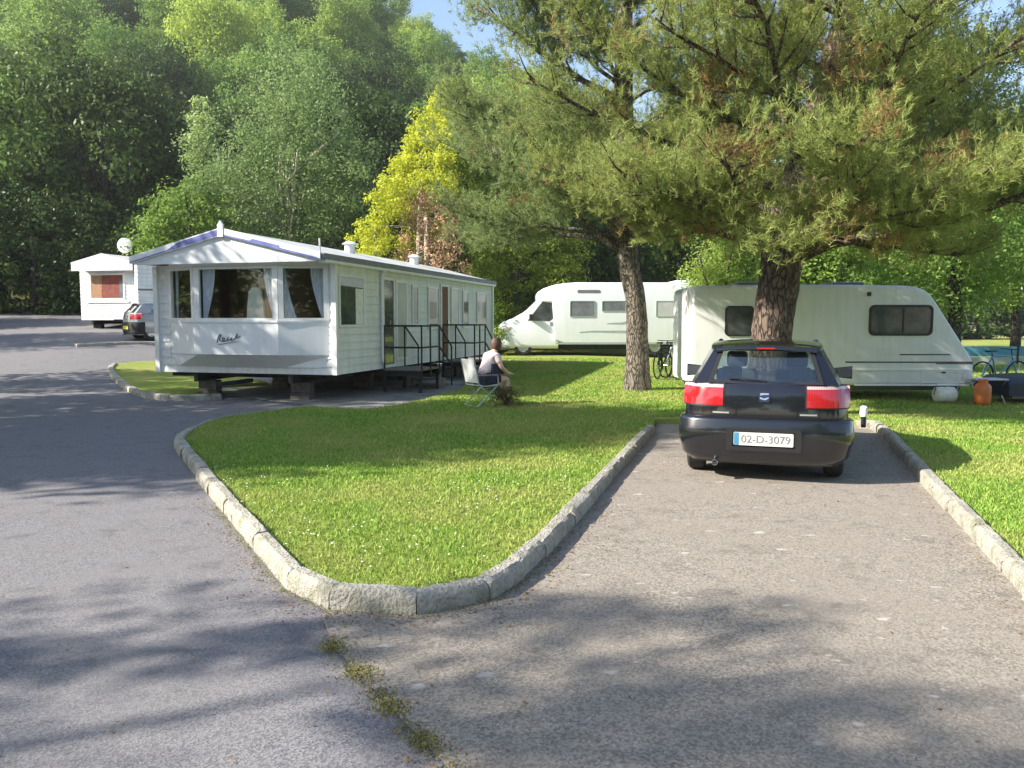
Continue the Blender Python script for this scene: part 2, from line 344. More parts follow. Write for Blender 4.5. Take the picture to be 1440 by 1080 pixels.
# ---------------------------------------------------------------- ground sheets
def inside(px, py, poly):
    c = np.zeros(len(px), bool); n = len(poly)
    for i in range(n):
        x1, y1 = poly[i]; x2, y2 = poly[(i + 1) % n]
        if y1 == y2: continue
        k = (y1 > py) != (y2 > py)
        c ^= k & (px < (x2 - x1) * (py - y1) / (y2 - y1) + x1)
    return c
def sheet(name, poly, mat, dz, step=1.0, far=3.0, border=0.6):
    pts = []
    for i in range(len(poly)):
        a, b = Vector(poly[i]), Vector(poly[(i + 1) % len(poly)]); L = (b - a).length
        n = max(1, int(L / (border if min(a.y, b.y) < 30 else 3)))
        pts += [a + (b - a) * k / n for k in range(n)]
    nb = len(pts)
    P = np.array(poly); x0, y0 = P.min(0); x1, y1 = P.max(0); g = []
    for st, ya, yb in ((step, y0, min(y1, 26)), (far, 26, y1)):
        if yb <= ya: continue
        X, Y = np.meshgrid(np.arange(x0 + st / 2, x1, st), np.arange(ya + st / 2, yb, st)); g.append(np.stack([X.ravel(), Y.ravel()], 1))
    g = np.concatenate(g); g = g + rng.uniform(-.1, .1, g.shape); g = g[inside(g[:, 0], g[:, 1], poly)]
    allp = [Vector((p.x, p.y)) for p in pts] + [Vector(q) for q in g.tolist()]
    vv, _, ff, *_ = geometry.delaunay_2d_cdt(allp, [], [list(range(nb))], 1, 1e-5)
    V = np.array([(v.x, v.y) for v in vv]); Z = H(V[:, 0], V[:, 1]) + dz
    me = bpy.data.meshes.new(name); me.from_pydata(np.column_stack([V, Z]).tolist(), [], [tuple(f) for f in ff]); me.update()
    bm = bmesh.new(); bm.from_mesh(me); bmesh.ops.recalc_face_normals(bm, faces=bm.faces)
    if bm.faces and sum(f.normal.z for f in bm.faces) < 0: bmesh.ops.reverse_faces(bm, faces=bm.faces)
    if dz > .05:
        ed = [e for e in bm.edges if e.is_boundary]; r_ = bmesh.ops.extrude_edge_only(bm, edges=ed)
        bmesh.ops.translate(bm, verts=[g for g in r_['geom'] if isinstance(g, bmesh.types.BMVert)], vec=(0, 0, -.2))
    bm.to_mesh(me); bm.free(); me.polygons.foreach_set('use_smooth', [True] * len(me.polygons)); me.set_sharp_from_angle(angle=R(50))
    return tag(link_mesh(name, me, mat), kind='structure')
# one big ground sheet reaching past the hill
xs = np.concatenate([np.arange(-900, -120, 60), np.arange(-120, 120, 3), np.arange(120, 901, 60)])
ys = np.concatenate([np.arange(-120, -12, 12), np.arange(-12, 180, 3), np.arange(180, 1000, 60)])
X, Y = np.meshgrid(xs, ys); Z = H(X, Y) - 0.12
nx, ny = len(xs), len(ys); V = np.column_stack([X.ravel(), Y.ravel(), Z.ravel()])
F = [(j * nx + i, j * nx + i + 1, (j + 1) * nx + i + 1, (j + 1) * nx + i) for j in range(ny - 1) for i in range(nx - 1)]
me = bpy.data.meshes.new('ground'); me.from_pydata(V.tolist(), [], F); me.polygons.foreach_set('use_smooth', [True] * len(F))
tag(link_mesh('ground', me, M['ground']), kind='structure')

K_edge = [G(*p) for p in [(440, 578), (360, 587), (300, 598), (262, 613)]]
K1 = [G(*p) for p in [(262, 613), (249, 622), (246, 630), (262, 655), (325, 737), (402, 831), (462, 860), (586, 869), (690, 847), (737, 816), (768, 786), (921, 609)]]
K2 = [G(*p) for p in [(1203, 603), (1225, 604), (1243, 618), (1290, 674), (1330, 721), (1440, 845), (1560, 985), (1700, 1150)]]
K3 = [G(*p) for p in [(158, 516), (152, 522), (160, 535), (185, 554), (215, 562), (262, 564), (312, 562)]]
K4 = [G(*p) for p in [(108, 488), (122, 487), (160, 485), (216, 484.5), (260, 484)]]
def offset(path, d):
    out = []
    for i, p in enumerate(path):
        a = Vector(path[max(0, i - 1)]); b = Vector(path[min(len(path) - 1, i + 1)]); t = (b - a).normalized()
        out.append((p[0] - t.y * d, p[1] + t.x * d))
    return out
def smooth_path(p, k=3):
    out = []
    for i in range(len(p) - 1):
        p0, p1, p2, p3 = [Vector(p[min(max(j, 0), len(p) - 1)]) for j in (i - 1, i, i + 1, i + 2)]
        for s in range(k):
            t = s / k
            out.append(tuple(0.5 * ((2 * p1) + (p2 - p0) * t + (2 * p0 - 5 * p1 + 4 * p2 - p3) * t * t + (3 * p1 - p0 - 3 * p2 + p3) * t ** 3)))
    out.append(tuple(p[-1])); return out
K1s = [tuple(p) for p in K1]; K3s = smooth_path(K3)
path_edge = [G(*p) for p in [(692, 508), (672, 528), (650, 552), (600, 567), (560, 576), (520, 582), (480, 581)]]
lawn_poly = path_edge + K_edge[:-1] + offset(K1s, 0.05) + [G(921, 597), G(1060, 596), G(1200, 597)] + offset(K2, 0.05) + [(9, 0.5), (30, 1), (70, 15), (75, 60), (15, 62), (10, 44), (0.5, 44)]
sheet('lawn', lawn_poly, M['lawn'], 0.085, 0.8, 3)
patch_poly = offset(K3s, 0.05) + [G(300, 545), (-6.0, 19.5), G(300, 513), G(200, 511)]
sheet('grass_verge', patch_poly, M['lawn'], 0.08, 0.8)
road_poly = [(-30, -8), (14, -8), (14, 3), (10, 12), (6, 20), (-1.2, 29.5), (-2.5, 40), (-11, 40), (-16, 46), (-26, 48), (-45, 47), (-45, -8)]
sheet('road', road_poly, M['road'], 0.0, 1.2, 3)
seam = [G(*p) for p in [(452, 868), (470, 915), (520, 965), (560, 1010), (625, 1080), (760, 1210)]]
drive_poly = seam + [(5.5, 1.3)] + offset(K2[:-1], 0.03)[::-1] + [G(1200, 596.5), G(922, 596.5)] + offset(K1s, 0.03)[6:][::-1]
sheet('driveway', drive_poly, M['drive'], 0.008, 0.8)
pp = [G(*p) for p in [(395, 586), (440, 578), (480, 581.5)]] + [tuple(p) for p in offset(path_edge[::-1], 0.0)] + [(-0.9, 34.5), (-3.6, 34), (-5.5, 24), (-7.0, 17.8), (-4.2, 15.4), G(430, 568)]
sheet('path', pp, M['path'], 0.012, 0.8)
field_poly = [(16, 46), (75, 46), (200, 80), (190, 150), (28, 150), (16, 90)]
sheet('field', field_poly, M['field'], 0.05, 3, 4)
# track crossing behind on the far left, beyond the low kerb
def kerb(name, path, w, h, block, mat):
    mb = MB(); acc = [0.0]
    P = [Vector(p) for p in path]
    for i in range(1, len(P)): acc.append(acc[-1] + (P[i] - P[i - 1]).length)
    def at(s):
        s = min(max(s, 0), acc[-1])
        for i in range(1, len(P)):
            if s <= acc[i]: return P[i - 1].lerp(P[i], (s - acc[i - 1]) / max(1e-9, acc[i] - acc[i - 1]))
        return P[-1]
    s = 0.0
    while s < acc[-1] - 0.05:
        L = min(block * random.uniform(0.9, 1.1), acc[-1] - s); n = 14; rings = []
        for a_ in acc[1:]:
            if s + .25 * block < a_ < s + L + .3 * block and len(P) < 14: L = a_ - s; break
        dh = random.uniform(-0.007, 0.007); do = random.uniform(-0.012, 0.012)
        for k in range(n + 1):
            q = s + 0.006 + (L - 0.012) * k / n; p = at(q); t = (at(q + 0.012) - at(q - 0.012)).normalized(); nrm = Vector((-t.y, t.x))
            e = 0.012 if k in (0, n) else 0
            z0 = float(H(p.x, p.y)) - 0.05; z1 = z0 + 0.05 + h + dh - e
            prof = [(0.0 + do, z0), (0.0 + do, z1 - 0.045), (0.012 + do, z1 - 0.016), (0.034 + do, z1), (w - 0.018, z1 + 0.002), (w, z1 - 0.014), (w, z0)]
            prof = [(a + random.uniform(-.004, .004), b + random.uniform(-.0035, .0035)) for a, b in prof]
            rings.append([(p.x + nrm.x * a, p.y + nrm.y * a, b) for a, b in prof])
        mb.loft(rings); s += L
    return tag(mb.build(name, mat, smooth=True, ang=28), kind='structure')
kerb('kerb', K1s, 0.12, 0.13, 0.9, M['kerb'])
kerb('kerb', K2, 0.12, 0.13, 0.9, M['kerb'])
kerb('kerb', K3s, 0.14, 0.12, 0.9, M['kerb'])
kerb('kerb', K4, 0.30, 0.10, 0.9, M['kerb'])
kerb('kerb', smooth_path(K_edge), 0.07, 0.11, 0.9, M['kerb'])

# ---------------------------------------------------------------- leaf clouds (numpy)
def raw_mesh(name, verts, k, mat, parent=None):
    """verts: (N*k,3), every k verts is one face"""
    n = len(verts) // k; me = bpy.data.meshes.new(name)
    me.vertices.add(len(verts)); me.vertices.foreach_set('co', verts.astype(np.float32).ravel())
    me.loops.add(n * k); me.loops.foreach_set('vertex_index', np.arange(n * k, dtype=np.int32))
    me.polygons.add(n); me.polygons.foreach_set('loop_start', np.arange(0, n * k, k, dtype=np.int32))
    me.polygons.foreach_set('loop_total', np.full(n, k, dtype=np.int32)); me.update(calc_edges=True)
    if mat: me.materials.append(mat)
    return me
def unit(a): return a / np.maximum(1e-9, np.linalg.norm(a, axis=1, keepdims=True))
def leaves(P, N, size, asp=0.55):
    """kite leaf at every P lying roughly across N"""
    n = len(P); r = unit(rng.normal(size=(n, 3))); a = unit(np.cross(N, r)); b = unit(np.cross(N, a)); s = size[:, None]
    return np.stack([P - a * s * .5, P + b * s * asp * .5, P + a * s * .5, P - b * s * asp * .5], 1).reshape(-1, 3)
def clump_cloud(clumps, per, leaf, flat=0.6, up=0.5, droop=0.0):
    """clumps (K,4): x,y,z,r ; leaves scattered through every clump"""
    K = len(clumps); C = np.repeat(clumps, per, 0); n = len(C)
    d = unit(rng.normal(size=(n, 3))); rad = rng.uniform(0.25, 1.0, n) ** 0.6
    off = d * rad[:, None] * C[:, 3:4]; off[:, 2] *= flat
    if droop: off[:, 2] -= droop * np.hypot(off[:, 0], off[:, 1])
    P = C[:, :3] + off; N = unit(d + rng.normal(size=(n, 3)) * 0.6 + np.array([0, 0, up]))
    return leaves(P, N, leaf * rng.uniform(0.6, 1.3, n))
def ell_clumps(c, r, n, rc, inner=0.55, zmin=None, lump=0.18):
    """n clumps through the outer part of an uneven ellipsoid"""
    d = unit(rng.normal(size=(n, 3)))
    ph = rng.uniform(0, 6.28, 6); wob = 1 + lump * (np.sin(3 * np.arctan2(d[:, 1], d[:, 0]) + ph[0]) * np.cos(2.5 * d[:, 2] + ph[1]) + .7 * np.sin(5 * d[:, 0] + ph[2]) * np.sin(5 * d[:, 2] + ph[3]))
    rad = rng.uniform(inner, 1.0, n) * wob
    P = np.array(c) + d * rad[:, None] * np.array(r)
    q = np.column_stack([P, rc * rng.uniform(0.6, 1.35, n)])
    if zmin is not None: q = q[q[:, 2] > zmin]
    return q
def limb(mb, a, b, r0, r1, n=5, wob=0.12, sides=6, sag=0.0):
    a, b = Vector(a), Vector(b); L = (b - a).length; pts = []; rad = []
    for i in range(n + 1):
        t = i / n; j = wob * L * (0.5 - abs(t - 0.5)) * 0.5 if 0 < i < n else 0
        p = a.lerp(b, t) + Vector((random.uniform(-j, j), random.uniform(-j, j), random.uniform(-j, j) + sag * L * math.sin(math.pi * t)))
        pts.append(p); rad.append(r0 + (r1 - r0) * t)
    mb.tube(pts, rad, sides, jit=0.08); return pts
# ---------------------------------------------------------------- grass blades, daisies, weeds
def visible(P):
    """keep points in the view frustum (a bit wider)"""
    return (np.abs(P[:, 0]) < P[:, 1] * 0.72 + 0.6) & (P[:, 1] > 1.2)
def scatter(poly, n, dmax, zoff):
    P = np.array(poly); out = []
    d = 1.3 + (dmax - 1.3) * rng.uniform(0, 1, n * 3) ** 1.25; a = rng.uniform(-0.72, 0.72, n * 3)
    q = np.column_stack([a * d, d]); q = q[inside(q[:, 0], q[:, 1], poly)][:n]
    return np.column_stack([q, H(q[:, 0], q[:, 1]) + zoff])
lawn_in = offset(K1s, 0.125)
blade_poly = path_edge + K_edge[:-1] + lawn_in + [G(921, 594), G(1060, 593), G(1200, 593)] + offset(K2, 0.125) + [(9, 0.5), (30, 1), (70, 15), (75, 60), (15, 62), (10, 44), (0.5, 44)]
def blades(P, h, wd):
    n = len(P); az = rng.uniform(0, 6.283, n); s = np.column_stack([np.cos(az), np.sin(az), np.zeros(n)])
    lean = rng.normal(size=(n, 3)) * 0.45; lean[:, 2] = 1; hh = (h * rng.uniform(0.5, 1.3, n))[:, None]; ww = wd[:, None]
    return np.stack([P - s * ww, P + s * ww, P + lean * hh], 1).reshape(-1, 3)
B = scatter(blade_poly, 330000, 30.0, 0.08); dd = B[:, 1]
bl = raw_mesh('grass', blades(B, 0.030 + 0.0005 * dd, 0.0022 + 0.0009 * dd), 3, M['blade'])
tag(link_mesh('grass', bl, None), 'short mown grass blades of the lawns beside the drive', 'grass', kind='stuff')
D = scatter(blade_poly, 520, 8.5, 0.125); keep = np.sin(D[:, 0] * 2.1 + 1) * np.cos(D[:, 1] * 1.7) + rng.normal(size=len(D)) * .5 > 0.3; D = D[keep]
n = len(D); Q = []
for k in range(6):
    a0, a1 = k * math.pi / 3, (k + 1) * math.pi / 3; r = 0.009
    Q.append(np.stack([D + np.array([0, 0, .004]), D + np.array([r * math.cos(a0), r * math.sin(a0), 0]), D + np.array([r * math.cos(a1), r * math.sin(a1), 0])], 1))
dm = raw_mesh('daisies', np.concatenate(Q, 0).reshape(-1, 3), 3, M['daisy'])
tag(link_mesh('daisies', dm, None), 'tiny white daisies scattered through the lawn grass', 'flowers', kind='stuff')
# weeds in the seam between road and drive, and litter along the kerb foot
def along(path, n, wd, lo=0.0, hi=1.0):
    P = np.array(path); seg = np.linalg.norm(np.diff(P, axis=0), axis=1); cs = np.concatenate([[0], np.cumsum(seg)]); s = rng.uniform(lo, hi, n) * cs[-1]
    x = np.interp(s, cs, P[:, 0]) + rng.normal(size=n) * wd; y = np.interp(s, cs, P[:, 1]) + rng.normal(size=n) * wd; return np.column_stack([x, y]), s / cs[-1]
q, s = along(seam, 12000, 0.040); k = (np.sin(s * 41) + np.sin(s * 97 + 1) * .7 + rng.normal(size=len(s)) * .9 > 0.55) & (s > .16); q = q[k]
q = np.concatenate([q, along(offset(K1s, -0.03), 1500, 0.02, 0.3, 0.62)[0]])
P3 = np.column_stack([q, H(q[:, 0], q[:, 1]) + 0.008])
wv = blades(P3, rng.uniform(.004, .016, len(P3)), np.full(len(P3), 0.004))
tag(link_mesh('weeds', raw_mesh('weeds', wv, 3, M['moss']), None), 'mossy weeds growing in the seam between road and drive', 'weeds', kind='stuff')
q = np.concatenate([along(offset(K1s, -0.10), 700, 0.06, 0.25, 0.75)[0], along(offset(K1s, -0.2), 300, 0.12, 0.4, 0.7)[0], along(offset(K2, -0.10), 350, 0.07)[0], along(seam, 260, 0.12)[0], np.column_stack([rng.uniform(-4, 4.5, 520), rng.uniform(2.4, 9, 520)])])
q = q[~inside(q[:, 0], q[:, 1], lawn_poly)]
P3 = np.column_stack([q, H(q[:, 0], q[:, 1]) + 0.014]); Nn = unit(rng.normal(size=P3.shape) * .3 + np.array([0, 0, 1]))
tag(link_mesh('leaf_litter', raw_mesh('leaf_litter', leaves(P3, Nn, rng.uniform(.008, .028, len(P3))), 4, M['litter']), None), 'dry brown leaf litter scattered along the kerb foot', 'leaf litter', kind='stuff')

# ---------------------------------------------------------------- panel helpers
def yz_box(mb, *a): return mb.box(*a)
def frame_prism(mb, outer, inner, fn, h0, h1):
    n = len(outer); vs = []
    for poly, h in ((outer, h0), (outer, h1), (inner, h0), (inner, h1)): vs += [fn(a, b, h) for a, b in poly]
    fs = []
    for i in range(n):
        j = (i + 1) % n
        fs += [(n + i, n + j, 3 * n + j, 3 * n + i), (i, n + i, n + j, j), (2 * n + i, 2 * n + j, 3 * n + j, 3 * n + i), (i, j, 2 * n + j, 2 * n + i)]
    return mb.add(vs, fs)
def window(parent, x0, x1, z0, z1, fn, pane, framem, fr=0.04, r=0.03, proud=0.02, bars=0, name='window'):
    """window: frame mesh with child pane. fn(a,b,h): h is distance out of the wall"""
    o = MB(); frame_prism(o, rrect(x0, x1, z0, z1, r), rrect(x0 + fr, x1 - fr, z0 + fr, z1 - fr, max(0.008, r - fr * .4)), fn, -0.005, proud)
    w_ = o.build(name, framem, parent)
    p = MB(); p.prism(rrect(x0 + fr * .9, x1 - fr * .9, z0 + fr * .9, z1 - fr * .9, max(0.006, r - fr * .5)), fn, -0.003, proud * 0.45); p.build('pane', pane, w_)
    return w_
def siding(mb, p0, p1, z0, z1, step=0.16, d=0.020):
    """lapped boards between two plan points; outward normal is to the right of p0->p1"""
    a, b = Vector(p0), Vector(p1); t = (b - a).normalized(); nrm = Vector((t.y, -t.x)); z = z0
    while z < z1 - 1e-6:
        zz = min(z + step, z1); o1 = nrm * d; o2 = nrm * 0.0
        A, B_, C_, D_ = a + o1, b + o1, b + o2, a + o2
        mb.add([(A.x, A.y, z), (B_.x, B_.y, z), (C_.x, C_.y, zz), (D_.x, D_.y, zz), (D_.x, D_.y, z), (C_.x, C_.y, z)], [(0, 1, 2, 3), (4, 5, 1, 0)]); z = zz
    return mb

# ================================================================ the big static caravan
HW, LEN, Z0, ZE, ZP = 2.05, 10.8, 0.60, 2.90, 3.40
st = thing('static_caravan', 'long cream static caravan with violet edged gable and bay windows facing the road', 'static caravan', (-5.48, 16.32, -.04), R(-15.2))
NF = 0.66   # gable overhang
bay = [(-1.75, 0.0), (-0.86, -0.38), (1.04, -0.38), (1.93, 0.0)]
ZS, ZH = 1.68, 2.75
b = MB()
siding(b, (HW, 0), (HW, LEN), Z0, ZE - .08); siding(b, (HW, LEN), (-HW, LEN), Z0, ZE - .08); siding(b, (-HW, LEN), (-HW, 0), Z0, ZE - .08)
siding(b, (-HW, 0), (-1.75, 0), Z0, ZE - .08); siding(b, (1.93, 0), (HW, 0), Z0, ZE - .08)
siding(b, (-1.75, 0), (1.93, 0), Z0, 1.0)
b.add([(-HW, 0, Z0), (HW, 0, Z0), (HW, LEN, Z0), (-HW, LEN, Z0)], [(0, 1, 2, 3)])
b.add([(-HW, LEN, ZE - .08), (HW, LEN, ZE - .08), (0, LEN, ZP - .05)], [(0, 1, 2)])
b.build('wall', M['cream'], st, fix=False)
b = MB()  # bay: flared skirt, belly panel, head
def bayring(off, z): return [(x, y - (off if abs(x) < 1.5 else off * .2), z) for x, y in bay]
rings = [[(-1.55, -.021, 0.74), (-0.80, -0.06, 0.74), (0.98, -0.06, 0.74), (1.75, -.021, 0.74)], bayring(0.0, 0.98)]
b.loft(rings, cap=False, closed=False); b.build('bay_skirt', M['white'], st, fix=False)
b = MB(); b.loft([bayring(0.0, 0.98), bayring(0.04, 1.0), bayring(0.04, ZS - .05), bayring(0.06, ZS - .04), bayring(0.06, ZS)], cap=False, closed=False)
b.add([(-1.75, 0, ZS), (-0.86, -.44, ZS), (1.04, -.44, ZS), (1.93, 0, ZS)], [(0, 1, 2, 3)])
bp = b.build('bay_panel', M['white'], st, fix=False)
# cursive maker's mark: plain handwriting strokes
stroke = [(-.34, 1.24), (-.30, 1.36), (-.24, 1.40), (-.28, 1.30), (-.22, 1.26), (-.16, 1.31), (-.20, 1.34), (-.20, 1.27), (-.12, 1.28), (-.08, 1.35), (-.10, 1.28), (-.03, 1.31), (.0, 1.34), (-.01, 1.28), (.07, 1.32), (.13, 1.42), (.12, 1.33), (.20, 1.38)]
s_ = MB(); s_.tube([(x, -.428, z) for x, z in smooth_path(stroke, 4)], 0.011, 5)
s_.tube([(x, -.428, z) for x, z in [(-.30, 1.20), (-.1, 1.23), (.16, 1.27)]], 0.006, 5); s_.build('script_mark', M['script'], bp)
b = MB(); b.loft([bayring(0.0, ZH), bayring(0.02, ZH + .01), bayring(0.02, ZE - .02)], cap=False, closed=False)
b.add([(-1.75, 0, ZH), (-0.86, -.38, ZH), (1.04, -.38, ZH), (1.93, 0, ZH)], [(0, 1, 2, 3)]); b.build('bay_head', M['white'], st, fix=False)
def bayfn(i):
    a, c = Vector(bay[i]), Vector(bay[i + 1]); t = (c - a).normalized(); n = Vector((t.y, -t.x))
    return (c - a).length, (lambda u, z, h: (a.x + t.x * u + n.x * h, a.y + t.y * u + n.y * h, z))
for i in range(3):
    L, fn = bayfn(i); o = MB()
    e = 0.10 if i != 1 else 0.12
    frame_prism(o, [(0, ZS), (L, ZS), (L, ZH), (0, ZH)], [(e, ZS + .05), (L - e, ZS + .05), (L - e, ZH - .05), (e, ZH - .05)], fn, -0.03, 0.03)
    wf = o.build('window', M['upvc'], st)
    p = MB(); p.add([fn(e, ZS + .05, 0), fn(L - e, ZS + .05, 0), fn(L - e, ZH - .05, 0), fn(e, ZH - .05, 0)], [(0, 1, 2, 3)]); p.build('pane', M['glass'], wf, fix=False)
# interior seen through the bay
b = MB(); b.box(-1.95, 1.95, 2.6, 2.7, .75, 2.85); b.box(-1.97, -1.9, .05, 2.6, .75, 2.85); b.box(1.9, 1.97, .05, .1, .75, 2.85); b.box(-1.95, 1.95, 0.0, 2.6, .70, .76); b.box(-1.95, 1.95, 0, 2.6, 2.80, 2.86)
inn = b.build('interior', M['interior'], st)
b = MB(); b.box(-1.6, 1.6, .05, .55, .76, 1.35); b.box(-1.6, 1.6, -.02, .12, 1.3, 1.60); b.build('settee', M['tan'], inn, bevel=.04)
def curtain(pts_top, pts_bot, fn, nm, mat):
    """gathered cloth between a top and a bottom edge (list of u), pulled aside at sill height"""
    m = MB(); rows = 9; cols = 14; vs = []
    for r_ in range(rows):
        t = r_ / (rows - 1); z = ZH - .04 - t * (ZH - ZS - .06)
        u0 = pts_top[0] + (pts_bot[0] - pts_top[0]) * t ** 1.6; u1 = pts_top[1] + (pts_bot[1] - pts_top[1]) * t ** 1.6
        for c in range(cols):
            k = c / (cols - 1); vs.append(fn(u0 + (u1 - u0) * k, z, -0.10 + 0.018 * math.sin(k * 22)))
    fs = [(r_ * cols + c, r_ * cols + c + 1, (r_ + 1) * cols + c + 1, (r_ + 1) * cols + c) for r_ in range(rows - 1) for c in range(cols - 1)]
    m.add(vs, fs); return m.build(nm, mat, st, smooth=True, fix=False, ang=180)
L1, f1 = bayfn(1); L2, f2 = bayfn(2); L0, f0 = bayfn(0)
curtain((.12, .42), (.12, .20), f1, 'curtain', M['lilac']); curtain((L1 - .38, L1 - .12), (L1 - .17, L1 - .12), f1, 'curtain', M['lilac'])
curtain((.10, .13), (.10, .34), f2, 'curtain', M['lilac']); curtain((L2 - .36, L2 - .1), (L2 - .14, L2 - .1), f2, 'curtain', M['lilac'])
curtain((.10, .18), (.10, .13), f0, 'curtain', M['lilac'])
b = MB(); arch = [(-.20, 1.58), (.24, 1.58), (.20, 2.0), (.17, 2.28), (.08, 2.36), (-.06, 2.36), (-.13, 2.28), (-.17, 2.0)]
b.prism(arch, lambda a, z, h: (a + .12, h, z), 0.20, 0.27); b.build('chair_back', M['net'], inn, bevel=.02)
# roof, gable, verge boards
b = MB(); y0, y1 = -NF, LEN + .12; e = HW + 0.05
b.prism([(-e, ZE), (0, ZP), (e, ZE), (e, ZE + .05), (0, ZP + .06), (-e, ZE + .05)], lambda a, z, h: (a, h, z), y0, y1); b.build('roof', M['roofing'], st)
b = MB(); b.prism([(-HW, ZE - .02), (HW, ZE - .02), (HW, ZE + .01), (0, ZP - .01), (-HW, ZE + .01)], lambda a, z, h: (a, h, z), -NF + .02, -NF + .06)
b.box(-HW, HW, -NF + .02, -NF + .05, ZE - .10, ZE - .02)
b.box(-HW, HW, -NF + .06, 0.0, ZE - .05, ZE - .02)   # soffit
for s in (-1, 1): b.box(*( (HW - .02, HW + .0) if s > 0 else (-HW, -HW + .02)), -NF + .02, 0.0, ZE - .08, ZE + .02)
b.build('gable', M['white'], st)
for s in (-1, 1):
    b = MB(); fn = lambda u, v, h, s=s: (s * (u * (HW + .08)), -NF - h, ZP + .06 - (ZP - ZE) * u * 1.03 + v)
    b.prism([(0, -.13), (1, -.13), (1, .02), (0, .02)], fn, 0.0, 0.035); vb = b.build('verge_board', M['white'], st)
    v2 = MB()
    if s < 0: v2.prism([(0.02, -.115), (.62, -.115), (.45, -.005), (0.02, .0)], fn, .035, .040); v2.prism([(.62, -.115), (1, -.115), (1, -.09), (.60, -.09)], fn, .035, .040)
    else: v2.prism([(.02, -.125), (1, -.125), (1, -.095), (.60, -.085), (.60, -.045), (.33, -.045), (.30, -.09), (.02, -.10)], fn, .035, .040)
    v2.build('violet_stripe', M['purple'], vb)
b = MB(); b.box(-.06, .06, -NF - .05, -NF, ZP - .10, ZP + .12); b.prism([(-.07, ZP + .12), (.07, ZP + .12), (0, ZP + .22)], lambda a, z, h: (a, h, z), -NF - .05, -NF); b.build('finial', M['upvc'], st)
b = MB()
for s in (-1, 1): b.box(*sorted((s * (HW + .05), s * (HW + .14))), -NF + .03, LEN + .1, ZE - .06, ZE + .05)
b.build('gutter', M['gutter'], st)
b = MB(); b.box(HW - .01, HW + .14, -NF + .1, LEN + .05, ZE - .12, ZE - .065); b.build('fascia', M['upvc'], st)
b = MB(); b.cyl((HW + .06, 2.12, 1.8), (0, 0, 1), .03, 2.1, 10); b.tube([(HW + .06, 2.12, ZE - .24), (HW + .14, 2.12, ZE - .1)], .03, 8); b.build('downpipe', M['upvc'], st)
b = MB(); b.cyl((HW + .02, -NF + .08, ZE + .16), (0, 0, 1), .018, .34, 8); b.build('aerial', M['upvc'], st)
for yy in (3.9, 8.1):
    b = MB(); b.cyl((.45, yy, ZP + .02), (0, 0, 1), .13, .30, 16); b.cyl((.45, yy, ZP + .2), (0, 0, 1), .20, .07, 16, .08); b.build('roof_vent', M['upvc'], st)
# corner posts and belt trims
for x, y in ((HW + .012, -.012), (-HW - .012, -.012), (HW + .012, LEN), (-HW - .012, LEN)): b = MB(); b.box(x - .05, x + .05, y - .05, y + .05, Z0, ZE - .1); b.build('corner_trim', M['upvc'], st)
sf = lambda u, z, h: (HW + .024 + h, u, z)
P, U = M['pane'], M['upvc']
window(st, .14, 1.28, 1.55, 2.60, sf, P, U, .045, .02)
m = MB(); m.prism([(.19, 2.38), (1.23, 2.36), (1.23, 2.55), (.19, 2.55)], sf, .010, .014); m.build('blind', M['lilac'], st)
m = MB(); m.prism([(.86, 1.6), (1.22, 1.6), (1.22, 2.34), (.86, 2.34)], sf, .010, .014); m.build('blind', M['net'], st)
for (a, c, z0, z1, pn) in [(3.95, 4.35, 1.55, 2.55, P), (5.02, 5.82, 1.45, 2.55, P), (6.78, 7.42, 1.50, 2.60, M['blindpane']), (7.80, 8.32, 1.45, 2.55, P), (9.15, 10.15, 1.40, 2.55, P)]:
    window(st, a, c, z0, z1, sf, pn, U, .05, .02)
# doors: a glazed one by the first deck, an open brown one by the second
def door(y0, y1, z1, pane, nm='door'):
    m = MB(); frame_prism(m, [(y0, .62), (y1, .62), (y1, z1), (y0, z1)], [(y0 + .07, .68), (y1 - .07, .68), (y1 - .07, z1 - .07), (y0 + .07, z1 - .07)], sf, -.01, .03); d = m.build(nm, U, st)
    m = MB(); m.prism([(y0 + .065, .675), (y1 - .065, .675), (y1 - .065, z1 - .065), (y0 + .065, z1 - .065)], sf, -.005, .012); m.build('door_panel', pane, d)
    m = MB(); m.box(HW + .055, HW + .085, y1 - .16, y1 - .10, 1.5, 1.7); m.build('handle', M['chrome'], d); return d
door(2.18, 2.86, 2.66, P); window(st, 2.95, 3.62, .75, 2.62, sf, M['blindpane'], U, .06, .02)
door(5.92, 6.55, 2.66, M['interior'])
# underframe
b = MB()
for x in (-1.1, 1.1): b.box(x - .05, x + .05, -.1, LEN, .42, .60)
for y in (.3, 2.2, 4.2, 6.4, 8.6, 10.5): b.box(-1.95, 1.95, y - .04, y + .04, .50, .60)
b.box(-.05, .05, -.9, .2, .40, .48)
b.build('underframe', M['underside'], st)
for x in (-1.1, 1.1):
    for y in (.35, 3.2, 7.6, 10.3):
        b = MB(); b.box(x - .22, x + .22, y - .11, y + .11, 0.0, .20); b.box(x - .21, x + .22, y - .10, y + .11, .204, .42); b.build('support_pier', M['block'], st, bevel=.01)
for x in (-1.25, 1.25):
    b = MB(); b.lathe([(.0, -.1), (.2, -.1), (.30, -.08), (.31, 0), (.30, .08), (.2, .1), (0, .1)], (x, 5.4, .31), 'x', 20); b.build('tyre', M['rubber'], st)
